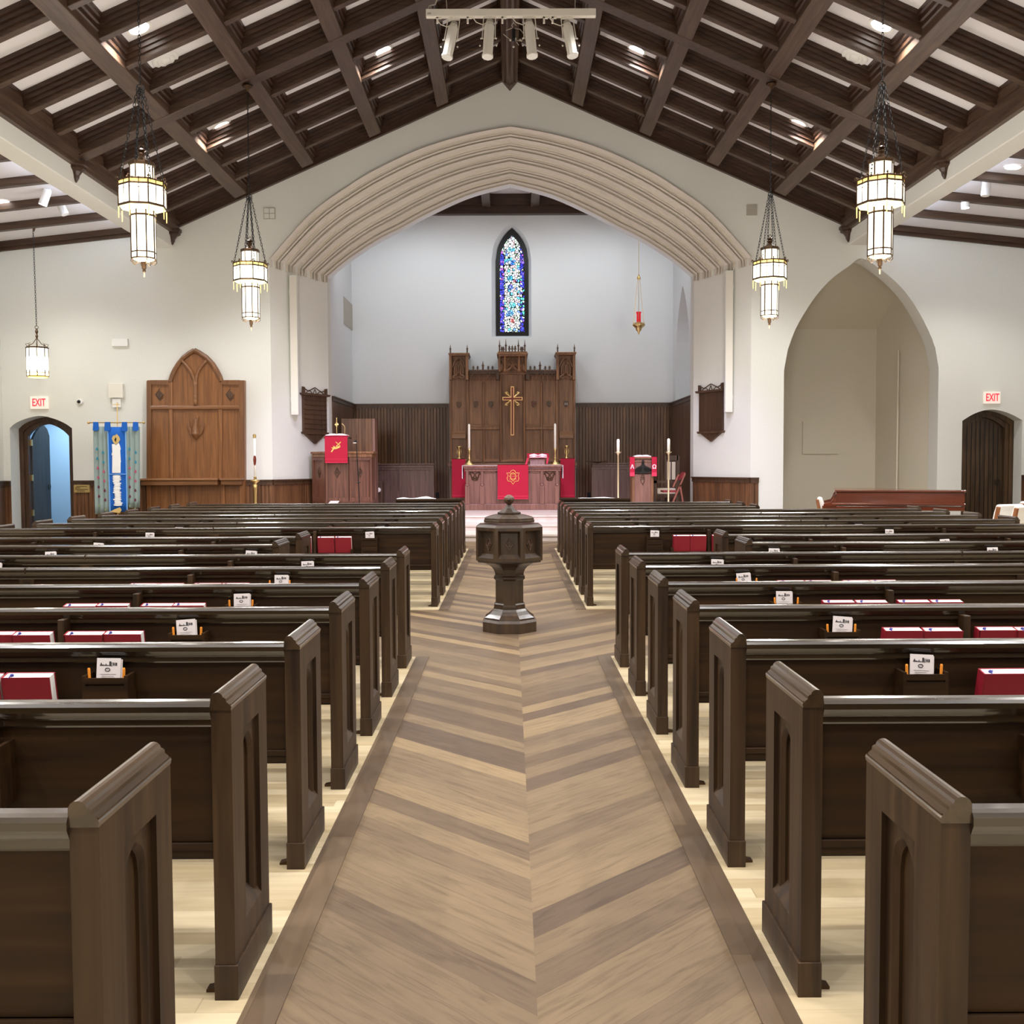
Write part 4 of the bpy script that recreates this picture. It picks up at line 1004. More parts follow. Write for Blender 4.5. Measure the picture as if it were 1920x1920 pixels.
# ---------- ceiling fittings ----------
def on_slope(x, y, mb_fn): pass
def slope_frame(s): return math.atan(SL)*(-s)
DL = [(s*2.37, y) for s in (-1, 1) for y in (19.5,)]+[(s*5.42, y) for s in (-1, 1) for y in (19.6, 15.27)]
dl0 = None
DLAB = {(-2.37, 19.5): 'recessed downlight left of the ridge near the arch', (2.37, 19.5): 'recessed downlight right of the ridge near the arch', (-5.42, 19.6): 'recessed downlight low on the left roof slope by the farther lantern chain', (5.42, 19.6): 'recessed downlight low on the right roof slope by the farther lantern chain', (-5.42, 15.27): 'large bright downlight at the top left behind the near lantern chain', (5.42, 15.27): 'large bright downlight at the top right behind the near lantern chain'}
for (x, y) in DL:
    s = -1 if x < 0 else 1; z = roof(X0+x)+zpan
    if dl0 is None:
        o = thing('recessed_downlight', (0, 0, 0), '', 'downlight')
        MB().lathe([(.19, -.012), (.19, .002), (.15, .002), (.15, -.012), (.19, -.012)], 24, cap=False).build('trim_ring', 'white', o)
        MB().lathe([(.151, -.010), (.151, -.006)], 24).build('lens', 'lampon', o); dl0 = o
    else: o = copy_tree(dl0)
    o.location = (X0+x, y, z-.004); o.rotation_euler = (0, s*math.atan(SL), 0)
    tag(o, DLAB[(x, y)], 'downlight', 'recessed downlights in the nave ceiling')
for x, y, nm in ((-5.42, 16.42, 'left'), (5.42, 16.42, 'right')):
    s = -1 if x < 0 else 1
    o = thing('ceiling_air_diffuser', (0, 0, 0), 'round white air diffuser on the %s roof slope next to the near lantern chain' % nm, 'air diffuser')
    for nmz, pr in (('outer_cone', [(.22, 0), (.2, -.03), (.14, -.01)]), ('middle_cone', [(.15, -.01), (.13, -.05), (.08, -.02)]), ('inner_cone', [(.08, -.02), (.065, -.065), (.001, -.06)])):
        MB().lathe(pr, 20, cap=False).build(nmz, 'white', o, smooth=True)
    o.location = (X0+x, y, roof(X0+x)+zpan-.002); o.rotation_euler = (0, s*math.atan(SL), 0)
# side aisle spotlights and downlights
def aisle_z(x): return 6.60+.107*(8.86-abs(x))+.1
def hit_aisle(px, py):
    return min((abs(at(px, py, Y/50).z-aisle_z(at(px, py, Y/50).x)), Y/50) for Y in range(650, 1140))[1]
def track_spot(px, py, pm, tilt, lab, on):
    Y = hit_aisle(px, pm); p = at(px, py, Y); o = thing('ceiling_spotlight', p, lab, 'spotlight')
    zc = 6.60+.107*(8.86-abs(p.x))+.1
    MB().lathe([(.078, 0), (.078, .12), (.078, .27), (.07, .30)], 16).build('lamp_housing', 'white', o)
    h = o.children[0]; h.location = (0, 0, 0); h.data.transform(Matrix.Translation(p)); h.rotation_euler = (0, 0, 0)
    h.data.transform(Matrix.Rotation(tilt, 4, 'Y')); 
    e = MB().lathe([(.07, -.006), (.07, .002)], 16).build('lens', 'lampon' if on else 'white', o); e.data.transform(Matrix.Translation(p)); e.data.transform(Matrix.Rotation(tilt, 4, 'Y'))
    t = Matrix.Rotation(tilt, 4, 'Y') @ Vector((0, 0, .26))
    m = MB(); m.bar((p.x+t.x, p.y, p.z+t.z-.04), (p.x+t.x, p.y, zc), .02); m.box(p.x+t.x-.06, p.x+t.x+.06, p.y-.02, p.y+.02, zc-.02, zc); m.build('mounting_arm', 'white', o)
    return o
track_spot(80, 384, 355, .35, 'lit white spotlight on the left aisle ceiling', True)
track_spot(122, 402, 378, -.45, 'unlit white spotlight on the left aisle ceiling, tilted outward', False)
track_spot(1847, 367, 338, .12, 'upper of the two white spotlights on the right aisle ceiling', False)
track_spot(1810, 390, 365, -.05, 'lower of the two white spotlights on the right aisle ceiling', True)
for px, py, Y, nm in ((3, 378, 18.9, 'left'), (1899, 312, 16.6, 'right')):
    Y = hit_aisle(px, py); p = at(px, py, Y); zc = 6.60+.107*(8.86-abs(p.x))+.1
    o = thing('aisle_downlight', (p.x, Y, zc-.005), 'round recessed light in the %s side aisle ceiling' % nm, 'downlight')
    s = 1 if p.x > 0 else -1
    MB().lathe([(.13, -.012), (.13, .0)], 24, tuple(o.location)).build('lens', 'lampon', o)
    MB().lathe([(.15, -.01), (.15, .0), (.13, 0), (.13, -.01), (.15, -.01)], 24, tuple(o.location), cap=False).build('trim_ring', 'white', o); o.rotation_euler.y = s*.107

# stage light bar
YS = 16.0; a, b = at(799, 26, YS), at(1117, 24, YS)
r = thing('lighting_bar', (a.x, YS, a.z), 'white lighting bar slung across the nave under the ridge', 'lighting bar')
m = MB(); m.box(a.x, b.x, YS-.05, YS+.05, a.z-.055, a.z+.055); m.build('bar_housing', 'offw', r, bevel=.006)
m = MB(); m.box(a.x+.02, a.x+.08, YS-.053, YS-.049, a.z-.03, a.z+.0); m.build('bar_label', 'grille', r)
m = MB()
for px, sh in ((838, -5), (1078, 3)): 
    p = at(px, 20, YS); m.tube([(p.x, YS, a.z+.05), (p.x+sh*.01, YS, roof(p.x)+.05)], .006, 5)
m.tube([(a.x+.02, YS, a.z+.05), (a.x+.05, YS, a.z+.12), (a.x+.14, YS, a.z+.14), (a.x+.18, YS, a.z+.24)], .01, 6)
m.build('hanging_rods', 'grille', r)
m = MB()
for px in (820, 877, 942, 1020, 1036): 
    p = at(px, 35, YS); m.box(p.x-.015, p.x+.015, YS-.02, YS+.02, p.z-.07, p.z+.02); m.box(p.x-.015, p.x+.06, YS-.02, YS+.02, p.z-.0, p.z+.02)
m.build('sockets', 'offw', r)
def stage_spot(px0, py0, px1, py1, lab):
    p, q = at(px0, py0, YS), at(px1, py1, YS-.12); ax = (q-p).normalized()
    o = thing('stage_spotlight', p, lab, 'stage light', 'stage spotlights on the lighting bar')
    m = MB(); m.tube([p, p+(q-p)*.08, p+(q-p)*.1, q-ax*.03, q-ax*.028, q], [.06, .07, .082, .078, .09, .088], 10); m.build('barrel', 'offw', o)
    m = MB(); m.tube([p-ax*.05, p], [.05, .062], 10); m.build('rear_cap', 'grille', o)
    m = MB(); m.tube([q, q+ax*.004], .08, 14); m.build('lens', 'white', o)
    sd = Vector((1, 0, 0)); mid = p+(q-p)*.45; m = MB()
    for s in (-1, 1):
        m.bar(mid+sd*s*.10, p+sd*s*.09+Vector((0, 0, .09)), .012, .03); m.ball(mid+sd*s*.115, .014, 6); m.ball(mid+ax*.12+sd*s*.125, .014, 6); m.bar(mid+sd*s*.085, mid+sd*s*.115, .012)
    m.bar(p+Vector((-.09, 0, .09)), p+Vector((.09, 0, .09)), .03, .012, up=(0, 1, 0)); m.bar(p+Vector((0, 0, .09)), p+Vector((0, 0, .12)), .03)
    m.build('yoke', 'offw', o)
    m = MB(); m.tube([p+Vector((-.02, -.03, .02)), p+Vector((-.1, -.05, -.04)), p+Vector((-.2, -.04, .0)), p+Vector((-.28, -.0, .12)), p+Vector((-.28, 0, .17))], .007, 5); m.build('cable', 'offw', o)
stage_spot(851, 48, 838, 108, 'leftmost white spotlight under the lighting bar')
stage_spot(918, 44, 914, 107, 'second white spotlight from the left under the lighting bar')
stage_spot(992, 44, 998, 106, 'third white spotlight from the left under the lighting bar')
stage_spot(1063, 46, 1074, 105, 'rightmost white spotlight under the lighting bar')
p = at(963, 60, YS); r = thing('wire_hanger_rig', p, 'small dark wire rig with silver knobs hanging mid bar between the spotlights', 'rig')
m = MB(); m.lathe([(.02, -.14), (.03, -.1), (.03, .04), (.015, .06)], 8, tuple(p)); m.build('centre_body', 'black', r)
m = MB(); P3 = lambda x, y, z: (p.x+x, p.y+y, p.z+z)
m.tube([P3(0, 0, .05), P3(-.03, 0, .1), P3(0, 0, .14), P3(.035, 0, .1)], .006, 5); m.tube([P3(0, 0, .14), P3(0, 0, .26)], .003, 4)
m.tube([P3(-.12, 0, .02), P3(-.02, 0, .06), P3(.1, 0, .04), P3(.17, 0, -.05)], .005, 5); m.tube([P3(-.16, 0, -.03), P3(-.05, 0, -.12)], .005, 5); m.tube([P3(.17, 0, -.05), P3(.12, 0, -.14), P3(.02, 0, -.12), P3(.08, 0, -.2)], .006, 5)
for q in ((.03, -.1), (.1, -.12), (0, -.22), (-.05, -.12)): m.ball(P3(q[0], 0, q[1]), .018, 6)
m.build('wire_arms', 'grille', r)
# ---------- reredos ----------
YR = 27.75
def cz(cx, cy): return (820+cx/6.857, 600+cy/6.857)
c0 = at(961, 900, YR)
r = thing('carved_reredos', (c0.x, YR, PL), 'tall carved oak reredos with three crested towers on the chancel back wall', 'reredos')
m = MB(); m.pbox(843, 697, 1079, 958, YR, YB-.02); m.v = [(x, y, max(z, PL)) for x, y, z in m.v]; body = m.build('back_panel', 'oak', r)
m = MB()
for x0, x1 in ((843, 847), (874, 880), (937, 941), (981, 985), (1042, 1048), (1075, 1079)): m.pbox(x0, 700, x1, 868, YR-.07, YR)
for x0, x1 in ((905, 909), (1013.5, 1017.5)): m.pbox(x0, 716, x1, 868, YR-.05, YR)
for x0, x1 in ((880, 937), (985, 1042)): m.pbox(x0, 800, x1, 806, YR-.06, YR)
m.build('stile', 'oak', body, bevel=.02)
def wrail(x0, x1, y0, y1, d):              # rail with a weathered sloping top
    m = MB(); a, b = at(x0, y0, YR-d), at(x1, y0, YR-d); zt, zb = a.z, at(x0, y1, YR-d).z; k_ = (zt-zb)
    m.prism([(YR, zt+k_*.2), (YR-d, zt-k_*.55), (YR-d, zb), (YR, zb)], 'x', a.x, b.x); m.build('moulded_rail', 'oakx', body)
for x0, x1 in ((881, 904), (909, 936), (986, 1013), (1018, 1041)): wrail(x0, x1, 796, 800, .06); wrail(x0, x1, 861.5, 866, .06)
wrail(941, 981, 861.5, 866, .06)
for x0, x1 in ((847, 873), (1049, 1075)): wrail(x0, x1, 810.5, 822, .14)
MB().pbox(840, 868, 1082, 874, YR-.3, YR-.02).build('retable_shelf', 'oakx', r, bevel=.01)
MB().pbox(846, 874, 1076, 960, YR-.2, YR-.02).build('retable_base', 'oak', r)
def tracery(mb, x0, y0, x1, y1, Y, style='tower'):
    q = lambda u, v: at(lerp(x0, x1, u), lerp(y0, y1, v), Y)
    rr = .016
    if style == 'tower':
        for u in (.33, .67): mb.tube([q(u, .45), q(u, .95)], rr, 5)
        mb.tube([q(0, .5), q(.2, .2), q(.5, .02)], rr, 5); mb.tube([q(1, .5), q(.8, .2), q(.5, .02)], rr, 5)
        mb.tube([q(.17, .95), q(.17, .5), q(.33, .3), q(.5, .5), q(.5, .8)], rr, 5); mb.tube([q(.83, .95), q(.83, .5), q(.67, .3), q(.5, .5)], rr, 5)
        mb.tube([q(.5+.12*math.cos(t), .16+.07*math.sin(t)) for t in [i*PI/4 for i in range(8)]], rr, 5, True)
        mb.tube([q(0, .98), q(.3, .88), q(.5, .7), q(.7, .88), q(1, .98)], rr*1.4, 5); mb.tube([q(0, .98), q(.25, 1.04), q(.5, .96), q(.75, 1.04), q(1, .98)], rr, 5)
    else:
        n = 8
        for i in range(n):
            a, b = i/n, (i+1)/n; c = (a+b)/2
            mb.tube([q(a, .35), q(a+.02, .1), q(c, .8), q(b-.02, .1), q(b, .35)], rr*.9, 5); mb.tube([q(c, .8), q(c, 1.12)], [rr*1.3, .004], 5); mb.tube([q(a, .3), q(c, 0), q(b, .3)], rr*.8, 5)
def pinnacle(mb, px, y0, y1, Y, w=2.4):
    a, b = at(px, y1, Y), at(px, y0, Y); s = w*Y/1920; h = b.z-a.z
    mb.lathe([(s*.75, 0), (s*.75, h*.45), (s*1.15, h*.47), (s*1.15, h*.52), (s*.6, h*.56), (s*.12, h), ], 4, tuple(a), PI/4)
def crocket(mb, px, y0, y1, Y):
    a, b = at(px, y1, Y), at(px, y0, Y); h = b.z-a.z
    mb.prism([(a.x-.022, a.z), (a.x+.022, a.z), (a.x+.014, a.z+h*.25), (a.x+.045, a.z+h*.36), (a.x+.016, a.z+h*.5), (a.x+.03, a.z+h*.64), (a.x+.01, a.z+h*.78), (a.x, b.z), (a.x-.01, a.z+h*.78), (a.x-.03, a.z+h*.64), (a.x-.016, a.z+h*.5), (a.x-.045, a.z+h*.36), (a.x-.014, a.z+h*.25)], 'y', Y, Y+.03)
for (x0, x1, py) in ((842, 878, 0), (1043, 1079, -1.5)):
    m = MB(); m.pbox(x0+2, 664+py, x1-2, 700, YR-.1, YB-.05); m.pbox(x0, 663+py, x1+.5, 667+py, YR-.34, YB-.05); m.pbox(x0-1.5, 661.5+py, x1+2, 664+py, YR-.38, YB-.05)
    m.pbox(x0, 667+py, x0+5, 712, YR-.3, YR-.1); m.pbox(x1-5, 667+py, x1, 712, YR-.3, YR-.1)
    t = m.build('side_tower', 'oak', r, bevel=.006)
    m = MB(); tracery(m, x0+6, 669+py, x1-6, 708, YR-.26); m.build('tracery', 'carv', t)
    for px in (x0+2.5, x1-2):
        m = MB(); pinnacle(m, px, 646+py, 662+py, YR-.3); m.build('pinnacle', 'oakd', t)
m = MB(); m.pbox(934, 666, 988, 702, YR-.12, YB-.05); m.pbox(933.5, 659, 988.5, 662, YR-.5, YB-.05); m.pbox(931.5, 661.5, 990, 664.5, YR-.55, YB-.05); m.pbox(935, 664.5, 987, 668, YR-.48, YB-.05)
m.pbox(935, 668, 938.5, 697, YR-.4, YR-.1); m.pbox(984, 668, 987, 697, YR-.4, YR-.1)
t = m.build('central_canopy', 'oak', r, bevel=.006)
m = MB()
for x0, x1 in ((939, 947), (949, 973), (975, 983)):
    q = lambda u, v: at(lerp(x0, x1, u), lerp(668, 694, v), YR-.42)
    m.tube([q(0, .9), q(.25, .55), q(.5, .75), q(.75, .55), q(1, .9)], .02, 5); m.tube([q(0, .3), q(.3, .1), q(.5, .5), q(.7, .1), q(1, .3)], .018, 5); m.tube([q(0, 1.05), q(.3, .9), q(.5, .62), q(.7, .9), q(1, 1.05)], .022, 5)
m.build('tracery', 'carv', t)
for px in (946.7, 973.3):
    m = MB(); a = at(px, 695, YR-.46); b = at(px, 668, YR-.46); m.lathe([(.01, -.06), (.05, -.02), (.045, .02), (.03, .04), (.028, b.z-a.z)], 8, tuple(a)); m.build('hanging_boss', 'oak', t)
for px, y0 in ((936.7, 637), (948.6, 635.5), (972, 636), (984, 636.5)):
    m = MB(); pinnacle(m, px, y0, 660, YR-.45, 2.6); m.build('pinnacle', 'oakd', t)
m = MB()
for px in (941, 944, 955, 960.5, 966, 977, 980): crocket(m, px, 646 if px in (955, 960.5, 966) else 648, 659, YR-.45)
m.build('cresting', 'oakd', t)
for x0, x1 in ((878, 937), (986, 1043)):
    m = MB(); m.pbox(x0, 693, x1, 696.5, YR-.25, YB-.1); m.pbox(x0+1, 696.5, x1-1, 701, YR-.2, YR); m.pbox(x1-7 if x0 < 900 else x0, 696, x1-1 if x0 < 900 else x0+6, 712, YR-.22, YR)
    t = m.build('cornice', 'oakd', r, bevel=.006)
    m = MB(); tracery(m, x0+2, 699, x1-7 if x0 < 900 else x1-1, 713, YR-.16, 'frieze'); m.build('frieze', 'carv', t)
    m = MB(); c = (x0+x1)/2-2
    for px in (c-18, c-10, c+10, c+18): crocket(m, px, 684.5, 693.5, YR-.2)
    pinnacle(m, c, 677, 693.5, YR-.2, 3.4); m.build('cresting', 'oakd', t)
for k_, (cx, mt) in enumerate(((275, 'oakd'), (495, 'oakd'), (688, 'shieldg'), (1240, 'shieldr'), (1437, 'shieldg'), (1655, 'shieldw'))):
    x, y = 820+cx/6.857, 758.5-(k_*.35); m = MB()
    o_ = [(-4, -5.5), (-2, -4.5), (0, -5.8), (2, -4.5), (4, -5.5), (4.3, 1), (2.5, 4.5), (0, 6.2), (-2.5, 4.5), (-4.3, 1)]
    m.pprism([(x+a, y+b) for a, b in o_], YR-.045, YR); sh = m.build('shield', 'oakd', r, bevel=.006)
    m = MB()
    if k_ in (2, 4): a = at(x, y, YR-.05); m.tube([(a.x+.028*math.cos(t), a.y, a.z+.04*math.sin(t)) for t in [i*PI/5 for i in range(10)]], .009, 5, True)
    elif k_ in (3, 5): m.tube([at(x-2, y+3, YR-.05), at(x-2, y-2, YR-.05), at(x, y+1, YR-.05), at(x+2, y-2, YR-.05), at(x+2, y+3, YR-.05)], .009, 5)
    else: m.tube([at(x-1.5, y-3, YR-.05), at(x+1.5, y-1, YR-.05), at(x-1.5, y+1, YR-.05), at(x+1.5, y+3, YR-.05)], .009, 5)
    m.build('emblem', mt if mt != 'oakd' else 'oak', sh)
# cross hanging on the reredos
YC = YR-.3; cxp = 960.7
p = at(cxp, 816, YC); r = thing('altar_cross', p, 'long gilt-edged wooden cross with rays hanging on the reredos', 'cross')
def cross_poly(w, x0, x1, y0, y1, ym): return [(cxp-w, y1), (cxp-w, ym+w), (x0, ym+w), (x0, ym-w), (cxp-w, ym-w), (cxp-w, y0), (cxp+w, y0), (cxp+w, ym-w), (x1, ym-w), (x1, ym+w), (cxp+w, ym+w), (cxp+w, y1)]
m = MB(); m.pprism(cross_poly(3.1, 942, 980, 724.5, 816.3, 747.5), YC, YC+.05); m.build('gilt_edge', 'goldp', r)
m = MB(); m.pprism(cross_poly(1.7, 943.6, 978.4, 726.2, 814.6, 747.5), YC-.006, YC); m.build('red_inlay', 'crossr', r)
m = MB()
for sx, sy in ((1, 1), (-1, 1), (1, -1), (-1, -1)):
    q = lambda u, v: at(cxp+sx*u, 747.5-sy*v, YC+.02)
    m.tube([q(3.5, 3.2), q(13, 11.5)], .016, 5); m.tube([q(9, 12.5), q(12.5, 9.5), q(14, 11), q(10.5, 13), q(9, 12.5)], .008, 5); m.tube([q(5, 7), q(9, 12.5)], .006, 4); m.tube([q(7, 5), q(13, 9)], .006, 4)
m.build('rays', 'brass', r)
m = MB(); a, b = at(cxp, 740, YC+.05), at(cxp, 800, YC+.05); m.box(a.x-.03, a.x+.03, YC+.04, YR-.0, b.z, a.z); m.build('wall_bracket', 'oakd', r)

# ---------- altar ----------
YA = 25.5; xa0, xa1 = at(870, 900, YA).x, at(1052.5, 900, YA).x; zat = at(960, 872.5, YA).z; cx = (xa0+xa1)/2; YA2 = YA+.85
r = thing('altar', (cx, YA, PL), 'carved oak altar on the chancel platform under a red frontal', 'altar')
m = MB(); m.box(xa0+.04, xa1-.04, YA+.06, YA2-.05, PL+.14, zat-.16); m.build('body', 'altar', r)
m = MB(); m.box(xa0-.02, xa1+.02, YA-.05, YA2, zat-.055, zat); m.box(xa0, xa1, YA-.03, YA2-.02, zat-.09, zat-.06); m.box(xa0+.02, xa1-.02, YA, YA2-.04, zat-.15, zat-.09); m.build('top_slab', 'altar', r, bevel=.012)
m = MB(); m.box(xa0, xa1, YA, YA2-.02, PL, PL+.15); m.build('plinth', 'altar', r, bevel=.012)
m = MB()
for px in (876, 904, 1016, 1044.5):
    c = at(px, 900, YA).x
    m.box(c-.055, c+.055, YA-.01, YA+.07, PL+.15, zat-.5); m.box(c-.03, c+.03, YA+.0, YA+.07, zat-.5, zat-.15); m.lathe([(.04, 0), (.058, .02), (.05, .05), (.03, .07)], 6, (c, YA+.02, zat-.52))
m.build('buttress', 'altar', r, bevel=.006)
for x0, x1 in ((880, 901), (1020, 1041)):
    m = MB(); q = lambda u, v: at(lerp(x0, x1, u), lerp(884, 902, v), YA+.05)
    m.tube([q(0, .3), q(.15, .05), q(.5, .3), q(.85, .05), q(1, .3)], .014, 5); m.tube([q(.1, .2), q(.3, .9), q(.45, .95), q(.35, .6), q(.2, .65)], .016, 5); m.tube([q(.9, .2), q(.7, .9), q(.55, .95), q(.65, .6), q(.8, .65)], .016, 5); m.tube([q(.5, .3), q(.38, .6), q(.5, .75), q(.62, .6), q(.5, .3)], .014, 5)
    m.build('tracery', 'oakd', r)
for x0, x1 in ((906, 931), (991, 1014)):
    m = MB(); m.pbox(x0, 884, x1, 886, YA+.03, YA+.07); m.pbox(x0, 884, x0+1.6, 943, YA+.03, YA+.07); m.pbox(x1-1.6, 884, x1, 943, YA+.03, YA+.07); m.build('panel_frame', 'altar', r)
m = MB(); m.box(xa0-.05, xa1+.05, YA+.05, YA2-.1, zat+.001, zat+.008)
for x in (xa0-.05, xa1+.035): m.box(x, x+.015, YA+.05, YA2-.1, zat-.33, zat+.008)
solo(m, 'altar_linen', 'linen', 'white fair linen lying along the altar top with short hanging ends', 'altar cloth')
p = at(961, 935, YA-.07); xf0, xf1 = at(933, 900, YA-.07).x, at(990.5, 900, YA-.07).x; zf = at(960, 936, YA-.07).z
r = thing('altar_frontal', (p.x, YA-.07, zf), 'red frontal with gold star emblem hanging over the altar front', 'altar cloth')
m = MB(); m.box(xf0, xf1, YA-.075, YA-.062, zf, zat+.016); m.box(xf0, xf1, YA-.075, YA+.3, zat+.009, zat+.018); fr_ = m.build('cloth', 'redcl', r)
m = MB(); m.box(xf0, xf1, YA-.079, YA-.075, zf, zf+.012); m.box(xf0, xf1, YA-.079, YA-.075, zf+.065, zf+.08); m.build('fringe_band', 'redtr', r)
m = MB(); q = lambda x, y: at(x, y, YA-.08)
m.tube([q(840+cx_/8, 840+cy/8) for cx_, cy in ((975, 545), (945, 500), (900, 495), (885, 450), (905, 420), (880, 375), (935, 375), (945, 345), (975, 330), (1005, 345), (1015, 375), (1070, 375), (1050, 420), (1065, 450), (1050, 495), (1005, 500))], .009, 5, True)
m.tube([q(840+cx_/8, 840+cy/8) for cx_, cy in ((975, 370), (945, 390), (928, 425), (945, 460), (975, 495), (1005, 460), (1022, 425), (1005, 390))], .011, 5, True)
m.tube([q(840+cx_/8, 840+cy/8) for cx_, cy in ((975, 385), (945, 430), (1005, 430))], .006, 5, True); m.tube([q(840+cx_/8, 840+cy/8) for cx_, cy in ((920, 465), (1030, 465))], .006, 5)
m.build('gold_emblem', 'gold', r)
# candlesticks on the altar, vases behind it
def table_candle(px, ytop, ywax, ybase, Y, lab, wpx=4.6):
    a = at(px, ybase, Y); zt, zw = at(px, ytop, Y).z-a.z, at(px, ywax, Y).z-a.z
    r = thing('altar_candlestick', (a.x, Y, zat+.008), lab, 'candlestick', 'brass candlesticks on the altar'); b = (a.x, Y, zat+.008)
    zt += a.z-b[2]; zw += a.z-b[2]
    MB().lathe([(.14, 0), (.135, .02), (.07, .07), (.03, .11), (.022, .14), (.04, .17), (.018, .2), (.016, zw-.1), (.03, zw-.07), (.018, zw-.05), (.045, zw-.01), (.03, zw)], 14, b).build('stick', 'brass', r, smooth=True)
    MB().lathe([(.029, zw), (.028, zt-.03), (.02, zt-.01), (.01, zt)], 12, b).build('candle', 'candle', r, smooth=True)
table_candle(880, 795, 841, 871, YA+.4, 'brass candlestick with tall white candle at the left end of the altar')
table_candle(1041, 794, 841, 869, YA+.4, 'brass candlestick with tall white candle at the right end of the altar')
def flank(px0, px1, ytop, lab, pv, vlab):
    Y = YR-.62; a, b = at(px0, 900, Y), at(px1, 900, Y); zt = at(px0, ytop, Y).z; c = (a.x+b.x)/2
    r = thing('credence_shelf', (c, Y, PL), 'narrow oak shelf stand %s of the altar' % lab, 'stand')
    MB().box(a.x-.03, b.x+.03, Y, YR-.32, zt-.05, zt).build('shelf_top', 'oakx', r, bevel=.008); MB().box(a.x, b.x, Y+.04, YR-.32, PL, zt-.05).build('stand_body', 'oak', r)
    zb = at(px0, 933, Y).z
    r = thing('red_hanging', (c, Y, zb), 'narrow red cloth hanging over the stand %s of the altar' % lab, 'altar cloth')
    MB().box(a.x, b.x, Y-.016, Y-.004, zb, zt+.012).box(a.x, b.x, Y-.016, Y+.25, zt+.001, zt+.012).build('cloth', 'redcl', r)
    MB().box(a.x, b.x, Y-.02, Y-.016, zb+.05, zb+.065).build('trim_band', 'redtr', r)
    v = at(pv, ytop, Y+.14); b_ = (v.x, Y+.14, zt+.012)
    r = thing('brass_vase', b_, vlab, 'vase', 'brass vases beside the altar')
    MB().lathe([(.06, 0), (.05, .02), (.022, .05), (.04, .11), (.03, .15), (.038, .2), (.032, .25), (.06, .3), (.075, .33), (.07, .33), (.03, .25)], 14, b_, cap=False).build('vase_body', 'brass', r, smooth=True)
    m = MB()
    for s in (-1, 1): m.tube([(v.x+s*.035, Y+.14, zt+.13), (v.x+s*.055, Y+.14, zt+.19), (v.x+s*.04, Y+.14, zt+.26)], .006, 5)
    m.build('handles', 'brass', r)
flank(847.5, 873, 861, 'left', 861, 'brass vase on the shelf stand left of the altar')
flank(1051, 1077.5, 860, 'right', 1062.5, 'brass vase on the shelf stand right of the altar')
# missal stand and book
Y = YA+.35; a, b = at(990, 870, Y), at(1025, 870, Y); zb = zat+.008
r = thing('missal_stand', ((a.x+b.x)/2, Y, zb), 'small pinkish book rest standing on the right half of the altar', 'book stand')
m = MB(); m.prism([(Y-.12, zb), (Y+.2, zb), (Y+.2, zb+.25), (Y-.06, zb+.16)], 'x', a.x+.05, b.x-.05); m.build('sloped_rest', 'altar', r, bevel=.005)
r = thing('open_missal', ((a.x+b.x)/2, Y, zb+.19), 'open book with red cover and ribbons on the altar book rest', 'book')
m = MB(); m.prism([(Y-.14, zb+.175), (Y+.22, zb+.285), (Y+.22, zb+.293), (Y-.14, zb+.183)], 'x', a.x-.02, b.x+.06); m.build('cover', 'redcl', r)
m = MB()
for s in (-1, 1):
    c = (a.x+b.x)/2+.02; m.prism([(c, zb+.18), (c+s*.22, zb+.18), (c+s*.22, zb+.205), (c+s*.1, zb+.225), (c, zb+.2)], 'y', Y-.13, Y-.0)
    m.prism([(c, zb+.22), (c+s*.22, zb+.22), (c+s*.22, zb+.255), (c+s*.1, zb+.285), (c, zb+.25)], 'y', Y-.0, Y+.2)
m.build('pages', 'linen', r)
m = MB(); m.prism([(a.x-.03, zb+.17), (a.x+.02, zb+.17), (a.x-.03, zb), (a.x-.08, zb)], 'y', Y-.155, Y-.15); m.prism([(b.x+.0, zb+.18), (b.x+.05, zb+.18), (b.x+.02, zb+.02), (b.x-.02, zb+.02)], 'y', Y-.155, Y-.15); m.build('ribbon', 'redtr', r)

# ---------- stalls, screen, pulpit, lectern ----------
def stall(px0, px1, pyt, Y, lab, mids):
    a, b = at(px0, pyt, Y), at(px1, pyt, Y); zt = a.z; r = thing('choir_stall_front', ((a.x+b.x)/2, Y, PL), lab, 'choir stall')
    MB().box(a.x, b.x, Y+.03, Y+.09, PL+.1, zt-.05).build('panel_board', 'stall', r)
    MB().box(a.x-.02, b.x+.02, Y-.04, Y+.16, zt-.035, zt).box(a.x, b.x, Y, Y+.12, zt-.11, zt-.035).build('cap_rail', 'stall', r, bevel=.01)
    MB().box(a.x-.01, b.x+.01, Y-.01, Y+.12, PL, PL+.12).build('plinth', 'stall', r, bevel=.01)
    m = MB()
    for px in mids: c = at(px, 900, Y).x; m.box(c-.035, c+.035, Y+.0, Y+.04, PL+.12, zt-.11)
    m.box(a.x+.01, b.x-.01, Y+.006, Y+.04, zt-.17, zt-.115); m.box(a.x+.01, b.x-.01, Y+.006, Y+.04, PL+.125, PL+.19); m.build('stile', 'stall', r)
    return r
stall(700, 813, 869.5, 26.9, 'panelled oak choir stall front left of the altar', (702, 751, 811))
stall(1110, 1180, 868, 26.9, 'panelled oak choir stall front right of the altar', (1112, 1148, 1178))
p = at(1120, 866, 26.9); b_ = (p.x, 26.95, at(1110, 868, 26.9).z)
solo(MB().lathe([(.05, 0), (.07, .012), (.28, .035), (.30, .05), (.28, .045), (.06, .02)], 20, b_), 'offering_plate', 'oakd', 'shallow wooden plate resting on the right choir stall', 'plate', smooth=True)
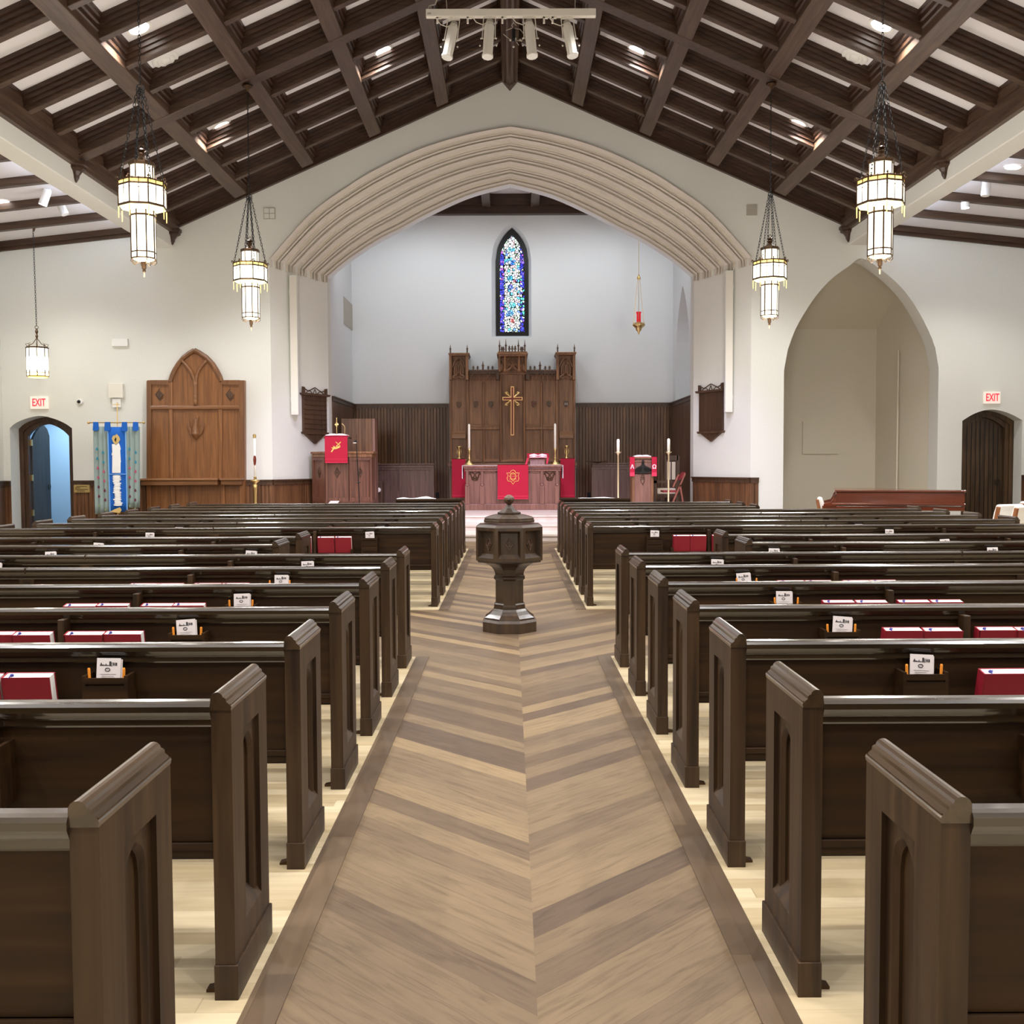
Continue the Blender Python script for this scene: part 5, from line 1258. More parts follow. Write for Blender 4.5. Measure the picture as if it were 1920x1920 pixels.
# bench seat and white cushion visible left of the left stall
p = at(712, 925, 26.4); r = thing('clergy_bench', (p.x, 26.4, PL), 'dark bench with a white cushion between the boarded screen and left stall', 'bench')
m = MB(); a, b = at(704, 925, 26.4), at(717, 925, 26.4); m.box(a.x, b.x, 26.4, 26.8, PL, at(710, 903, 26.4).z); m.build('bench_end', 'oakd', r, bevel=.02)
a, b = at(702, 925, 26.3), at(714, 925, 26.3); zc = at(710, 924, 26.3).z; m = MB(); m.prism([(a.x, zc), (b.x-.02, zc+.02), (b.x, zc+.08), (b.x-.05, zc+.14), (b.x-.09, zc+.1), (a.x, zc+.1)], 'y', 26.2, 26.5); m.build('cushion', 'cushion', r, bevel=.02)
# boarded screen
Y = 25.6; a, b = at(640, 785, Y), at(697, 785, Y); zt = a.z
r = thing('boarded_screen', ((a.x+b.x)/2, Y, PL), 'tall plain boarded oak screen standing behind the pulpit', 'screen')
MB().box(a.x, b.x, Y, Y+.04, PL, zt).build('boards', 'screen', r); c = at(703.5, 800, Y+.02)
MB().box(b.x, c.x, Y-.02, Y+.5, PL, zt).build('edge_post', 'altar', r, bevel=.01)
m = MB()
for i in range(1, 9): x = lerp(a.x, b.x, i/9); m.box(x-.004, x+.004, Y-.003, Y, PL, zt)
m.build('board_joints', 'oakd', r)
# pulpit
YP = 23.3; pl = [at(588, 900, YP+.45).x, at(611, 900, YP).x, at(654, 900, YP).x, at(696, 900, YP+.3).x]; zt = at(640, 846.5, YP).z
plan = [(pl[0], YP+.42), (pl[1], YP), (pl[2], YP), (pl[3], YP+.3), (pl[3], YP+1.0), (pl[0], YP+1.0)]
r = thing('pulpit', ((pl[1]+pl[2])/2, YP, PL), 'dark panelled oak pulpit draped with a red hanging on the left', 'pulpit')
def off(plan, d):
    cx = sum(p[0] for p in plan)/len(plan); cy = sum(p[1] for p in plan)/len(plan)
    return [(cx+(x-cx)*(1+d), cy+(y-cy)*(1+d)) for x, y in plan]
MB().prism(plan, 'z', PL, zt-.03).build('body', 'pulp', r)
MB().prism(off(plan, .09), 'z', zt-.05, zt).prism(off(plan, .04), 'z', zt-.13, zt-.05).build('book_ledge', 'oak', r, bevel=.01)
MB().prism(off(plan, .09), 'z', PL, PL+.24).prism(off(plan, .04), 'z', PL+.24, PL+.34).build('plinth', 'pulp', r, bevel=.015)
for i in range(3):
    p, q = Vector(plan[i]), Vector(plan[i+1]); L = (q-p).length; t = (q-p)/L; nr = Vector((t.y, -t.x))
    def P(u, d, z): w_ = p+t*u+nr*d; return (w_.x, w_.y, z)
    m = MB()
    for u0, u1, z0, z1, dd in ((0, .05, PL+.3, zt-.13, .035), (L-.05, L, PL+.3, zt-.13, .035), (.01, L-.01, zt-.2, zt-.135, .029), (.01, L-.01, PL+.305, PL+.4, .029)):
        vs = [P(u, d, z) for z in (z0, z1) for u, d in ((u0, 0), (u1, 0), (u1, dd), (u0, dd))]
        m.add(vs, [(0, 1, 2, 3), (4, 5, 6, 7), (0, 1, 5, 4), (1, 2, 6, 5), (2, 3, 7, 6), (3, 0, 4, 7)])
    fr_ = m.build('panel_frame', 'pulp', r)
    zc = at(632, 886, YP).z; m = MB()
    m.tube([P(L/2, .012, zc+.11), P(L/2+.035, .012, zc+.03), P(L/2+.055, .012, zc), P(L/2+.035, .012, zc-.03), P(L/2, .012, zc-.11), P(L/2-.035, .012, zc-.03), P(L/2-.055, .012, zc), P(L/2-.035, .012, zc+.03)], .014, 6, True); m.ball(P(L/2, .01, zc), .022, 6)
    m.build('carved_lozenge', 'oakd', fr_)
# desk on the pulpit
a, b = at(606, 817, YP-.12), at(653, 817, YP-.12); zd = at(630, 817, YP-.12).z
r2 = MB().box(a.x, b.x, YP-.08, YP+.35, zd-.06, zd-.02).box(a.x+.2, b.x-.15, YP+.0, YP+.2, zt-.02, zd-.05).build('reading_desk', 'oakd', r, bevel=.006)
a, b = at(609, 840, YP-.12), at(651.5, 840, YP-.12); zz = at(630, 868, YP-.12).z
h = thing('pulpit_hanging', ((a.x+b.x)/2, YP-.12, zz), 'red square hanging with a gold dove and cross on the pulpit', 'hanging')
MB().box(a.x, b.x, YP-.125, YP-.112, zz, zd-.005).box(a.x, b.x, YP-.125, YP+.15, zd-.018, zd-.006).build('cloth', 'redcl', h)
MB().box(a.x, b.x, YP-.13, YP-.125, zz, zz+.01).box(a.x, b.x, YP-.13, YP-.125, zz+.08, zz+.09).build('trim_band', 'redtr', h)
q = lambda x, y: at(570+x/10.667, 770+y/10.667, YP-.13)
m = MB(); m.prism([(q(x, y).x, q(x, y).z) for x, y in ((535, 825), (575, 760), (540, 740), (590, 735), (585, 700), (640, 735), (690, 705), (735, 715), (705, 745), (640, 770), (600, 770), (560, 828))], 'y', YP-.135, YP-.13)
m.bar(q(640, 720), q(735, 625), .02, .006, up=(0, 1, 0)); m.bar(q(635, 625), q(720, 700), .016, .006, up=(0, 1, 0)); m.build('gold_dove', 'gold', h)
def open_book(name, c, w_, d, z, lab, tilt=.0):
    r = thing(name, (c, d, z), lab, 'book'); m = MB()
    for s in (-1, 1): m.prism([(c, z+.01), (c+s*w_, z+.005), (c+s*w_, z+.02), (c+s*w_*.55, z+.05), (c+s*w_*.15, z+.05), (c, z+.02)], 'y', d-.16, d+.16)
    m.build('pages', 'linen', r); MB().box(c-w_-.01, c+w_+.01, d-.17, d+.17, z-.004, z+.004).build('cover', 'redtr', r); return r
open_book('open_bible', (a.x+b.x)/2, .24, YP+.07, zd+.0, 'open white-paged bible on top of the pulpit desk')
p = at(631.5, 812, YP+.25); r = thing('pulpit_cross', (p.x, YP+.25, zt), 'thin brass cross rising behind the pulpit bible', 'cross')
zt2 = at(631, 783, YP+.25).z; zm = at(631, 796, YP+.25).z
MB().tube([(p.x, YP+.25, zt), (p.x, YP+.25, zt2)], .008, 6).tube([(p.x-.045, YP+.25, zm), (p.x+.045, YP+.25, zm)], .01, 6).tube([(p.x+.035*math.cos(t), YP+.25, zm+.035*math.sin(t)) for t in [i*PI/5 for i in range(10)]], .006, 5, True).build('cross_shaft', 'brass', r)
p, p1 = at(645, 812, YP+.3), at(641, 794, YP+.3)
r = thing('gooseneck_microphone', (p.x, YP+.3, zt), 'thin gooseneck microphone on the pulpit beside the brass cross', 'microphone')
MB().tube([(p.x, YP+.3, zt), (p.x+.02, YP+.3, p1.z-.1), tuple(at(646, 799, YP+.3)), tuple(p1)], [.006, .006, .006, .014], 6).build('neck', 'brass', r)
# microphone stand in front of the pulpit
YM = 23.0; a = at(668.5, 832, YM); b = at(674, 941, YM)
r = thing('microphone_stand', (b.x, YM, PL), 'black microphone stand in front of the pulpit', 'microphone stand')
MB().tube([(b.x+.02, YM, PL+.02), (b.x, YM, b.z), tuple(a)], .012, 6).tube([(b.x-.05, YM, at(672, 905, YM).z), (b.x+.03, YM, at(672, 904, YM).z)], .012, 6).build('pole', 'black', r)
MB().lathe([(.14, 0), (.13, .02), (.02, .03)], 14, (b.x+.02, YM, PL)).build('base_disc', 'black', r)
MB().ball((a.x-.02, YM, a.z+.04), .035, 8, 1.3).tube([(a.x+.0, YM, a.z+.05), (a.x-.005, YM, at(667, 815, YM).z)], .004, 4).build('microphone_head', 'black', r)
p = at(664, 830, YM-.02); MB().box(p.x-.02, p.x+.05, YM-.04, YM-.02, p.z-.015, p.z+.005).build('clip', 'offw', r)
p0 = [at(618, 936, YP-.12), at(637, 935, YP-.12)]
q0, q1 = at(614, 940, YP-.16), at(635, 936, YP-.16)
solo(MB().add([(q0.x, YP-.2, PL+.25), (q1.x-.03, YP-.2, PL+.25), (q1.x, YP-.05, PL+.33), (q0.x+.05, YP-.05, PL+.33)], [(0, 1, 2, 3)]).add([(q0.x, YP-.2, PL+.24), (q1.x-.03, YP-.2, PL+.24), (q1.x-.03, YP-.2, PL+.25), (q0.x, YP-.2, PL+.25)], [(0, 1, 2, 3)]), 'paper_sheet', 'leaf', 'white paper lying at the foot of the pulpit', 'paper')

# lectern on the right
YL = 24.0; a, b = at(1188, 900, YL), at(1222, 900, YL); zt = at(1205, 857, YL).z
r = thing('eagle_lectern', ((a.x+b.x)/2, YL, PL), 'oak lectern with carved dark eagle and red stoles right of the aisle', 'lectern')
cx = (a.x+b.x)/2
m = MB(); m.box(a.x, b.x, YL, YL+.4, PL, zt-.4); m.box(a.x-.06, b.x+.06, YL-.0, YL+.45, zt-.36, zt-.05); m.build('pedestal', 'altar', r, bevel=.008)
m = MB(); m.box(a.x-.09, b.x+.11, YL-.05, YL+.5, zt-.04, zt); m.box(a.x-.07, b.x+.08, YL-.02, YL+.45, zt-.12, zt-.09); m.build('book_ledge', 'oak', r, bevel=.006)
MB().box(a.x-.04, a.x+.02, YL-.03, YL+.4, PL, zt-.4).box(b.x-.02, b.x+.04, YL-.03, YL+.4, PL, zt-.4).build('corner_post', 'oak', r, bevel=.006)
ze = zt-.31; m = MB()
m.prism([(cx-.21, ze), (cx-.15, ze+.06), (cx-.05, ze+.11), (cx-.02, ze+.16), (cx+.0, ze+.24), (cx+.03, ze+.16), (cx+.06, ze+.11), (cx+.16, ze+.06), (cx+.22, ze), (cx+.12, ze-.06), (cx, ze-.075), (cx-.12, ze-.06)], 'y', YL-.05, YL-.02)
for s in (-1, 1):
    for i in range(6): m.tube([(cx+s*(.03+.03*i), YL-.06, ze+.08-.012*i), (cx+s*(.05+.033*i), YL-.06, ze-.03+.003*i)], .009, 5)
m.lathe([(.005, .0), (.03, .03), (.025, .07), (.01, .1)], 8, (cx, YL-.05, ze+.15)); m.build('eagle_carving', 'black', r, label='dark carved eagle with spread wings')
zc = at(1205, 899, YL).z; m = MB()
m.tube([(cx+.045*math.cos(t), YL-.004, zc+.10*math.sin(t)) for t in [i*PI/6 for i in range(12)]], .011, 5, True); m.tube([(cx-.045, YL-.004, zc), (cx+.045, YL-.004, zc)], .008, 5); m.ball((cx, YL, zc+.04), .022, 6); m.tube([(cx, YL-.004, zc-.09), (cx, YL-.004, zc-.15)], [.012, .004], 5); m.build('carved_medallion', 'oakd', r)
open_book('lectern_bible', cx, .2, YL+.15, zt+.001, 'open white-paged book on the eagle lectern')
for px0, px1, ch, nm in ((1181, 1190, '\u0391', 'left'), (1222, 1231.5, '\u03a9', 'right')):
    x0, x1 = at(px0, 880, YL-.08).x, at(px1, 880, YL-.08).x; zb = at(px0, 893, YL-.08).z; c = (x0+x1)/2
    h = thing('red_stole', (c, YL-.08, zb), 'red stole with a white %s on the %s side of the lectern' % ('alpha' if nm == 'left' else 'omega', nm), 'stole', 'red stoles on the lectern')
    MB().box(x0, x1, YL-.085, YL-.07, zb, zt+.012).box(x0, x1, YL-.085, YL+.4, zt+.002, zt+.012).build('cloth', 'redcl', h)
    MB().box(x0, x1, YL-.088, YL-.085, zb, zb+.09).build('fringe', 'redtr', h)
    text_mb(ch, .13, .004, c, YL-.09, at(px0, 875.5, YL).z, bold=.002).build('letter', 'linen', h)
def floor_candle(px, ytop, ywax, Y, lab):
    zt, zw = at(px, ytop, Y).z-PL, at(px, ywax, Y).z-PL; x = at(px, 880, Y).x; b = (x, Y, PL)
    r = thing('processional_candlestick', b, lab, 'candlestick', 'tall brass candlesticks by the lectern')
    MB().lathe([(.16, 0), (.15, .02), (.05, .06), (.022, .1), (.02, zw-.07), (.03, zw-.04), (.085, zw), (.02, zw-.01)], 14, b, cap=False).build('pole', 'champ', r, smooth=True)
    MB().lathe([(.034, zw-.02), (.034, zt-.04), (.026, zt-.01), (.008, zt)], 12, b).build('candle', 'candle', r, smooth=True)
floor_candle(1159, 823, 847.5, 23.2, 'tall brass floor candlestick with thick white candle left of the lectern')
floor_candle(1253.5, 822, 847, 23.2, 'tall brass floor candlestick with thick white candle right of the lectern')
# carved armchair behind right
Y = 25.0; a, b = at(1226, 900, Y), at(1276, 900, Y)
r = thing('clergy_chair', ((a.x+b.x)/2, Y, PL), 'high-backed oak chair with cream brocade panels right of the lectern', 'chair')
xl, xr_ = at(1255, 860, Y).x, at(1277, 860, Y).x; zt = at(1260, 854, Y).z; zs = at(1240, 922, Y).z; zarm = at(1240, 901, Y).z
MB().box(xl-.04, xl+.03, Y+.45, Y+.52, PL, zt).box(xr_-.03, xr_+.04, Y+.45, Y+.52, PL, zt).box(xl, xr_, Y+.45, Y+.52, zt-.12, zt).box(xl, xr_, Y+.48, Y+.52, zs, zt).build('backrest', 'oakd', r)
zq0, zq1 = at(1260, 900, Y).z, at(1260, 866, Y).z; c = (xl+xr_)/2-.01
MB().box(c-.12, c-.03, Y+.44, Y+.48, zq0, zq1).box(c, c+.09, Y+.44, Y+.48, zq0, zq1).build('back_upholstery', 'cream', r, bevel=.01)
MB().box(a.x, b.x-.05, Y, Y+.5, zs-.14, zs-.06).build('seat_frame', 'oakd', r)
MB().box(a.x+.08, b.x-.1, Y+.0, Y+.48, zs-.06, zs+.08).build('seat_cushion', 'cream', r, bevel=.02)
for x in (a.x, b.x-.12):
    MB().box(x, x+.07, Y-.02, Y+.06, PL, zarm-.04).build('leg', 'oakd', r)
MB().box(a.x-.03, b.x-.2, Y-.04, Y+.05, zarm-.06, zarm).box(a.x-.03, a.x+.07, Y-.04, Y+.5, zarm-.06, zarm).build('armrest', 'oakd', r)
# folding chair
Y = 24.2; r = thing('folding_chair', (at(1268, 942, Y).x, Y, PL), 'red-seated wooden folding chair leaning open beside the clergy chair', 'chair')
q = lambda x, y, d=0: at(1140+x/10.667, 810+y/10.667, Y+d)
zf = lambda p: Vector((p.x, p.y, PL))
for d in (0, .42):
    m = MB(); m.bar(q(1540, 830, d), Vector((q(1215, 1450, d).x, Y+d, PL)), .035, .05, up=(0, 1, 0)); m.build('front_leg', 'redwood', r)
    m = MB(); m.bar(q(1440, 1060, d), Vector((q(1530, 1450, d).x, Y+d, PL)), .035, .05, up=(0, 1, 0)); m.build('rear_leg', 'redwood', r)
m = MB(); a, b = q(1410, 850), q(1300, 1100); m.bar(a, b, .035, .05, up=(0, 1, 0)); c_, d_ = q(1410, 850, .42), q(1300, 1100, .42); m.bar(c_, d_, .035, .05, up=(0, 1, 0)); m.build('side_rail', 'redwood', r)
s0, s1 = q(1100, 1190), q(1400, 1170); m = MB(); m.box(s0.x, s1.x, Y-.0, Y+.42, s0.z-.02, s0.z+.02); m.build('seat', 'redseat', r, bevel=.01)
b0, b1 = q(1420, 860), q(1560, 810); m = MB(); m.prism([(b0.x, b0.z-.12), (b0.x+.03, b0.z-.12), (b1.x, b1.z), (b1.x-.04, b1.z+.01)], 'y', Y+.03, Y+.39); m.build('backrest', 'redseat', r)

# ---------- sanctuary lamp ----------
YSL = 26.3; p = at(1197.5, 628, YSL); u = YSL/1920
Zs = lambda py: at(1197.5, py, YSL).z-p.z
r = thing('sanctuary_lamp', p, 'brass hanging sanctuary lamp with ruby glass in front of the white chancel wall', 'lamp'); b = tuple(p)
MB().lathe([(.002, 0), (.02, .03), (.03, .08), (.07, .12), (.08, .17), (.12, .20), (.155, .23), (.165, .26), (.13, .29), (.10, .31), (.05, .33)], 16, b).build('bowl', 'brass', r, smooth=True)
MB().lathe([(.055, Zs(603)), (.055, Zs(589)), (.07, Zs(585))], 14, b, cap=False).build('ruby_glass', 'rubyg', r, smooth=True)
m = MB()
for i in range(3):
    a = i*2*PI/3+.4; m.tube([(p.x+.15*math.cos(a), YSL+.15*math.sin(a), p.z+Zs(606)), (p.x+.03*math.cos(a), YSL+.03*math.sin(a), p.z+Zs(524))], .006, 5)
    m.lathe([(.01, 0), (.02, .03), (.012, .06), (.004, .1)], 6, (p.x+.155*math.cos(a), YSL+.155*math.sin(a), p.z+.25))
m.tube([(p.x, YSL, p.z+Zs(524)), (p.x, YSL, ZCC)], .007, 5); m.build('chain', 'brass', r)
MB().lathe([(.045, Zs(524)), (.05, Zs(520)), (.02, Zs(517)), (.015, Zs(514))], 10, b).build('smoke_cap', 'brass', r)

# ---------- hymn boards and column speakers on the splayed jambs ----------
for sgn, nm, xc, yt, yb_, ybt, jn in ((-1, 'left', 588, 727, 832, 805, 7), (1, 'right', 1335.5, 720, 828, 803, 0)):
    pO = Vector((CO[0 if sgn < 0 else -1][0], YW)); pI = Vector((CI[0 if sgn < 0 else -1][0], YJ))
    d2 = (pI-pO).normalized(); nr = Vector((d2.y, -d2.x)) if sgn < 0 else Vector((-d2.y, d2.x))
    # find where the jamb is seen at photo column xc
    best = min((abs((960+F*0)+0) if False else abs(at(xc, 780, lerp(YW, YJ, t)).x-lerp(pO.x, pI.x, t)), t) for t in [i/400 for i in range(401)])[1]
    base = pO.lerp(pI, best); Yc = base.y; wpx = 40*Yc/1920/2/abs(d2.x)
    wpx = min(wpx, .47)
    zt, z1, z2 = at(xc, yt+14, Yc).z, at(xc, ybt+7, Yc).z, at(xc, yb_, Yc).z; ztop = at(xc, yt, Yc).z
    def P(u, d, z): w_ = base+d2*u+nr*d; return (w_.x, w_.y, z)
    r = thing('hymn_board', (base.x, base.y, z2), 'dark oak %s hymn board with pierced crest and pointed foot on the %s jamb' % ('slatted' if sgn < 0 else 'plain-fronted', nm), 'hymn board')
    def plate(m, poly, d0, d1):
        n = len(poly); m.add([P(u, d0, z) for u, z in poly]+[P(u, d1, z) for u, z in poly], [tuple(range(n-1, -1, -1)), tuple(range(n, 2*n))]+[(i, (i+1) % n, n+(i+1) % n, n+i) for i in range(n)])
    W = wpx
    m = MB(); plate(m, [(-W*.9, zt), (-W*.9, z1), (0, z2), (W*.9, z1), (W*.9, zt)], 0.0, .06); m.build('board', 'oakd', r)
    m = MB(); plate(m, [(-W*.9, zt), (W*.9, zt), (W*.9, zt-.01), (-W*.9, zt-.01)], .06, .07)
    n_s = 8 if sgn < 0 else 26
    for i in range(1, n_s): z = lerp(zt, z1, i/n_s); plate(m, [(-W*.85, z+.004), (W*.85, z+.004), (W*.85, z-.012 if sgn < 0 else z-.002), (-W*.85, z-.012 if sgn < 0 else z-.002)], .06, .085 if sgn < 0 else .066)
    m.build('slat', 'oakd', r)
    m = MB(); plate(m, [(-W*1.08, zt+.03), (W*1.08, zt+.03), (W, zt-.02), (-W, zt-.02)], 0, .12); m.build('moulding', 'oakd', r); m = MB(); plate(m, [(-W, z1+.02), (W, z1+.02), (W*.95, z1-.03), (-W*.95, z1-.03)], 0, .09); m.build('moulding', 'oakd', r)
    m = MB(); hC = ztop-zt
    plate(m, [(-W*.95, zt+.03), (-W*.8, zt+.03), (-W*.8, ztop-.01), (-W*.95, ztop)], .03, .07); plate(m, [(W*.95, zt+.03), (W*.8, zt+.03), (W*.8, ztop-.01), (W*.95, ztop)], .03, .07)
    m.tube([P(-W*.8, .05, zt+hC*.75), P(-W*.5, .05, zt+hC*.45), P(-W*.25, .05, zt+hC*.75), P(0, .05, zt+hC*1.0), P(W*.25, .05, zt+hC*.75), P(W*.5, .05, zt+hC*.45), P(W*.8, .05, zt+hC*.75)], .014, 5)
    for s in (-1, 1): m.tube([P(s*W*.7, .05, zt+.03), P(s*W*.45, .05, zt+hC*.6), P(s*W*.2, .05, zt+.04), P(s*W*.35, .05, zt+.03)], .012, 5)
    m.tube([P(-W*.12, .05, zt+.03), P(0, .05, zt+hC*.8), P(W*.12, .05, zt+.03)], .012, 5)
    m.build('pierced_crest', 'oakd', r)
    # column loudspeaker near the outer edge of the jamb
    xs = 546.5 if sgn < 0 else 1372; ysb = 778 if sgn < 0 else 773; yst = 516 if sgn < 0 else 507
    t = min((abs(at(xs, 700, lerp(YW, YJ, t)).x-lerp(pO.x, pI.x, t)), t) for t in [i/400 for i in range(401)])[1]
    base = pO.lerp(pI, t); zb, zt = at(xs, ysb, base.y-.1).z, at(xs, yst, base.y-.1).z
    def P(u, d, z): w_ = base+d2*u+nr*d; return (w_.x, w_.y, z)
    r = thing('column_loudspeaker', (base.x, base.y, zb), 'tall slim white column loudspeaker on the %s jamb of the chancel arch' % nm, 'loudspeaker')
    c = base+nr*.1; m = MB()
    m.box(c.x-.085, c.x+.085, c.y-.08, c.y+.06, zb, zt); m.build('cabinet', 'wall', r, bevel=.01)
    m = MB(); m.box(c.x-.07, c.x+.07, c.y-.086, c.y-.08, zb+.05, zt-.05); m.build('grille', 'offw', r)
    m = MB(); m.box(base.x-.03, base.x+.03, c.y-.0, base.y+.1, zb+.3, zb+.4); m.box(base.x-.03, base.x+.03, c.y-.0, base.y+.1, zt-.4, zt-.3); m.build('wall_bracket', 'wall', r)

# ---------- left of the arch: tall panel, paschal candle, banner ----------
YT = 22.62; q = lambda x, y: at(265+x/6.19, 640+y/6.19, YT)
arcL = [(325, 455), (345, 385), (375, 320), (425, 240), (480, 175), (545, 125), (615, 90)]
arcR = [(940, 450), (915, 385), (880, 318), (830, 240), (765, 172), (690, 122), (615, 90)]
pts = [(68, 1930), (68, 452), (320, 452)]+arcL[1:]+list(reversed(arcR))[1:-1]+[(935, 452), (1195, 452), (1195, 1930)]
r = thing('memorial_wall_panel', (q(630, 1900).x, YT, 0), 'tall honey oak wall panel with pointed arch and carved dove left of the chancel', 'wall panel')
m = MB(); poly = [(q(x, y).x, max(0, q(x, y).z) if y < 1900 else 0) for x, y in pts]; m.prism(poly, 'y', YT, YW-.03); m.build('panel_board', 'honey', r)
def pth(L): return [tuple(q(x, y)) for x, y in L]
m = MB(); o_ = [(78, 1600), (78, 462), (335, 462)]; R_ = .055
for L in ([(95, 1600), (95, 462)], [(112, 478), (325, 478)], [(1165, 1600), (1165, 462)], [(1148, 478), (935, 478)]): m.bar(q(*L[0]), q(*L[1]), .10, .09 if L[0][1] == 1600 else .08, up=(0, 1, 0))
m.tube([tuple(q(x+(12 if x < 600 else 0), y+14)) for x, y in arcL], R_, 8); m.tube([tuple(q(x-(12 if x > 640 else 0), y+14)) for x, y in arcR], R_, 8)
m.build('outer_moulding', 'honeyv', r)
m = MB()
for L in ([(342, 470), (352, 1600)], [(920, 470), (918, 1600)]): m.bar(q(*L[0]), q(*L[1]), .09, .08, up=(0, 1, 0))
m.build('inner_stile', 'honey', r, bevel=.02)
m = MB(); m.bar(q(95, 770), q(1160, 770), .1, .10, up=(0, 1, 0)); m.build('cross_rail', 'honeym', r, bevel=.03)
m = MB(); a1 = spline([(475, 225), (540, 295), (590, 370), (620, 470), (626, 560), (628, 745)], 16); a2 = spline([(760, 225), (700, 290), (655, 370), (640, 470), (636, 560), (636, 745)], 16)
pf = lambda L: [(x, y-.025, z) for x, y, z in pth(L)]; m.tube(pf(a1), .034, 8); m.tube(pf(a2), .034, 8); m.build('branching_mullion', 'honeym', r, smooth=True)
for cx_ in (215, 1032):
    m = MB(); m.prism([(q(x, y).x, q(x, y).z) for x, y in ((cx_, 575), (cx_+45, 622), (cx_, 672), (cx_-40, 622))], 'y', YT-.03, YT); m.tube(pth([(cx_, 548), (cx_-52, 618), (cx_+0, 690), (cx_+40, 650)]), .012, 5); m.build('carved_lozenge', 'oakd', r)
# dove: body, two raised wings, forked tail
m = MB(); P_ = lambda L, d=.0: [tuple(q(x, y)-Vector((0, .035+d, 0))) for x, y in L]
m.tube(P_([(638, 900), (638, 960), (634, 1020), (636, 1075), (640, 1110), (640, 1145)], .01), [.03, .045, .075, .085, .05, .008], 10)
for sg in (-1, 1):
    o_ = [(0, 1100), (38, 1098), (72, 1070), (95, 1020), (98, 965), (82, 932), (74, 938), (70, 975), (52, 1015), (22, 1035), (0, 1030)]
    m.prism([(q(637+sg*u, v).x, q(637+sg*u, v).z) for u, v in o_], 'y', YT-.045, YT-.0)
    for k_ in range(4): m.tube(P_([(637+sg*(28+14*k_), 1085-10*k_), (637+sg*(60+11*k_), 1040-18*k_)], .008), .012, 5)
m.prism([(q(x, y).x, q(x, y).z) for x, y in ((618, 1000), (610, 855), (625, 850), (640, 900), (655, 868), (668, 872), (655, 1000))], 'y', YT-.035, YT)
dv = m.build('carved_dove', 'honeym', r, bevel=.006)
za, zb = q(500, 1600).z, q(500, 1668).z
xa, xb, xc = q(20, 1630).x, q(1200, 1630).x, q(935, 1630).x
m = MB(); m.box(xa, xc-.01, YT-.30, YT, zb+.1, za+.02); m.box(xa+.04, xc-.03, YT-.26, YT, zb, zb+.1); m.box(xc+.01, xb, YT-.24, YT, zb+.1, za+.02); m.box(xc+.03, xb-.03, YT-.2, YT, zb, zb+.1); m.build('shelf', 'honeym', r, bevel=.015)
m = MB()
for cx_ in (95, 372, 950, 1170): c = q(cx_, 1800); m.box(c.x-.05, c.x+.05, YT-.05, YT, 0, zb)
m.build('lower_stile', 'honey', r, bevel=.01)
# paschal candle
Y = 22.2; p = at(478.5, 904, Y); b = (p.x, Y, 0); Z = lambda py: at(478, py, Y).z
r = thing('paschal_candle_stand', b, 'slender brass paschal candle stand right of the tall oak panel', 'candle stand')
MB().lathe([(.17, 0), (.16, .04), (.05, .12), (.03, .3), (.05, .5), (.035, .7), (.04, Z(918)), (.06, Z(910)), (.03, Z(906)), (.10, Z(902)), (.10, Z(900)), (.02, Z(899))], 14, b).build('stand', 'brass', r, smooth=True)
MB().lathe([(.025, Z(900)), (.024, Z(818))], 12, b).build('candle', 'candle', r, smooth=True)
MB().lathe([(.036, Z(821)), (.036, Z(815)), (.02, Z(814))], 10, b).lathe([(.03, Z(900)), (.034, Z(894))], 10, b).build('candle_cap', 'brass', r)
m = MB(); m.lathe([(.005, Z(877)), (.024, Z(870)), (.034, Z(862)), (.026, Z(856)), (.01, Z(853))], 6, (p.x, Y-.01, 0)); m.build('wax_cross_ornament', 'crossr', r)
# banner on a stand
YBn = 21.9; q = lambda x, y, d=0: at(160+x/8.346, 740+y/8.346, YBn+d)
p = q(490, 1900); r = thing('banner_stand', (p.x, YBn+.05, 0), 'thin brass banner pole topped with a small cross', 'banner stand')
MB().tube([(q(485, 120).x, YBn+.05, q(485, 120).z), (p.x, YBn+.05, .03)], .011, 8).bar(q(432, 155, .05), q(533, 158, .05), .02).build('pole', 'brass', r)
MB().lathe([(.2, 0), (.19, .02), (.04, .05), (.02, .1)], 14, (p.x, YBn+.05, 0)).build('base', 'brass', r)
m = MB(); m.tube([q(60, 438), q(905, 436)], .012, 8); m.ball(q(50, 438), .03, 8); m.ball(q(915, 438), .026, 8); m.build('crossbar', 'brass', r)
rb = thing('church_banner', (p.x, YBn, q(500, 1830).z), 'blue and grey cloth banner with white candle and teardrops hanging from a crossbar', 'banner')
def wavy(x0, x1, ytop, ybot, mat, name, nf=5, amp=.03, dd=0, slant=(0, 0)):
    m = MB(); nx, nz = 40, 10; vs = []
    for j in range(nz+1):
        v = j/nz
        for i in range(nx+1):
            u = i/nx; pt = q(lerp(x0, x1, u)+lerp(slant[0], slant[1], u)*v, lerp(ytop, ybot, v), dd); vs.append((pt.x, pt.y-amp*(.5+.5*math.sin(u*nf*2*PI+v*1.5)), pt.z))
    n = nx+1; m.add(vs, [(j*n+i, j*n+i+1, (j+1)*n+i+1, (j+1)*n+i) for j in range(nz) for i in range(nx)])
    o = m.build(name, mat, rb, smooth=True); o.modifiers.new('cloth_thickness', 'SOLIDIFY').thickness = .006; return o
wavy(125, 350, 500, 1870, 'greyc', 'side_curtain', 3, .03, 0, (35, 60)); wavy(625, 860, 500, 1770, 'greyc', 'side_curtain', 3, .035, 0, (10, 5)); wavy(352, 640, 505, 1835, 'blue', 'centre_cloth', 2, .014, -.03, (30, 8))
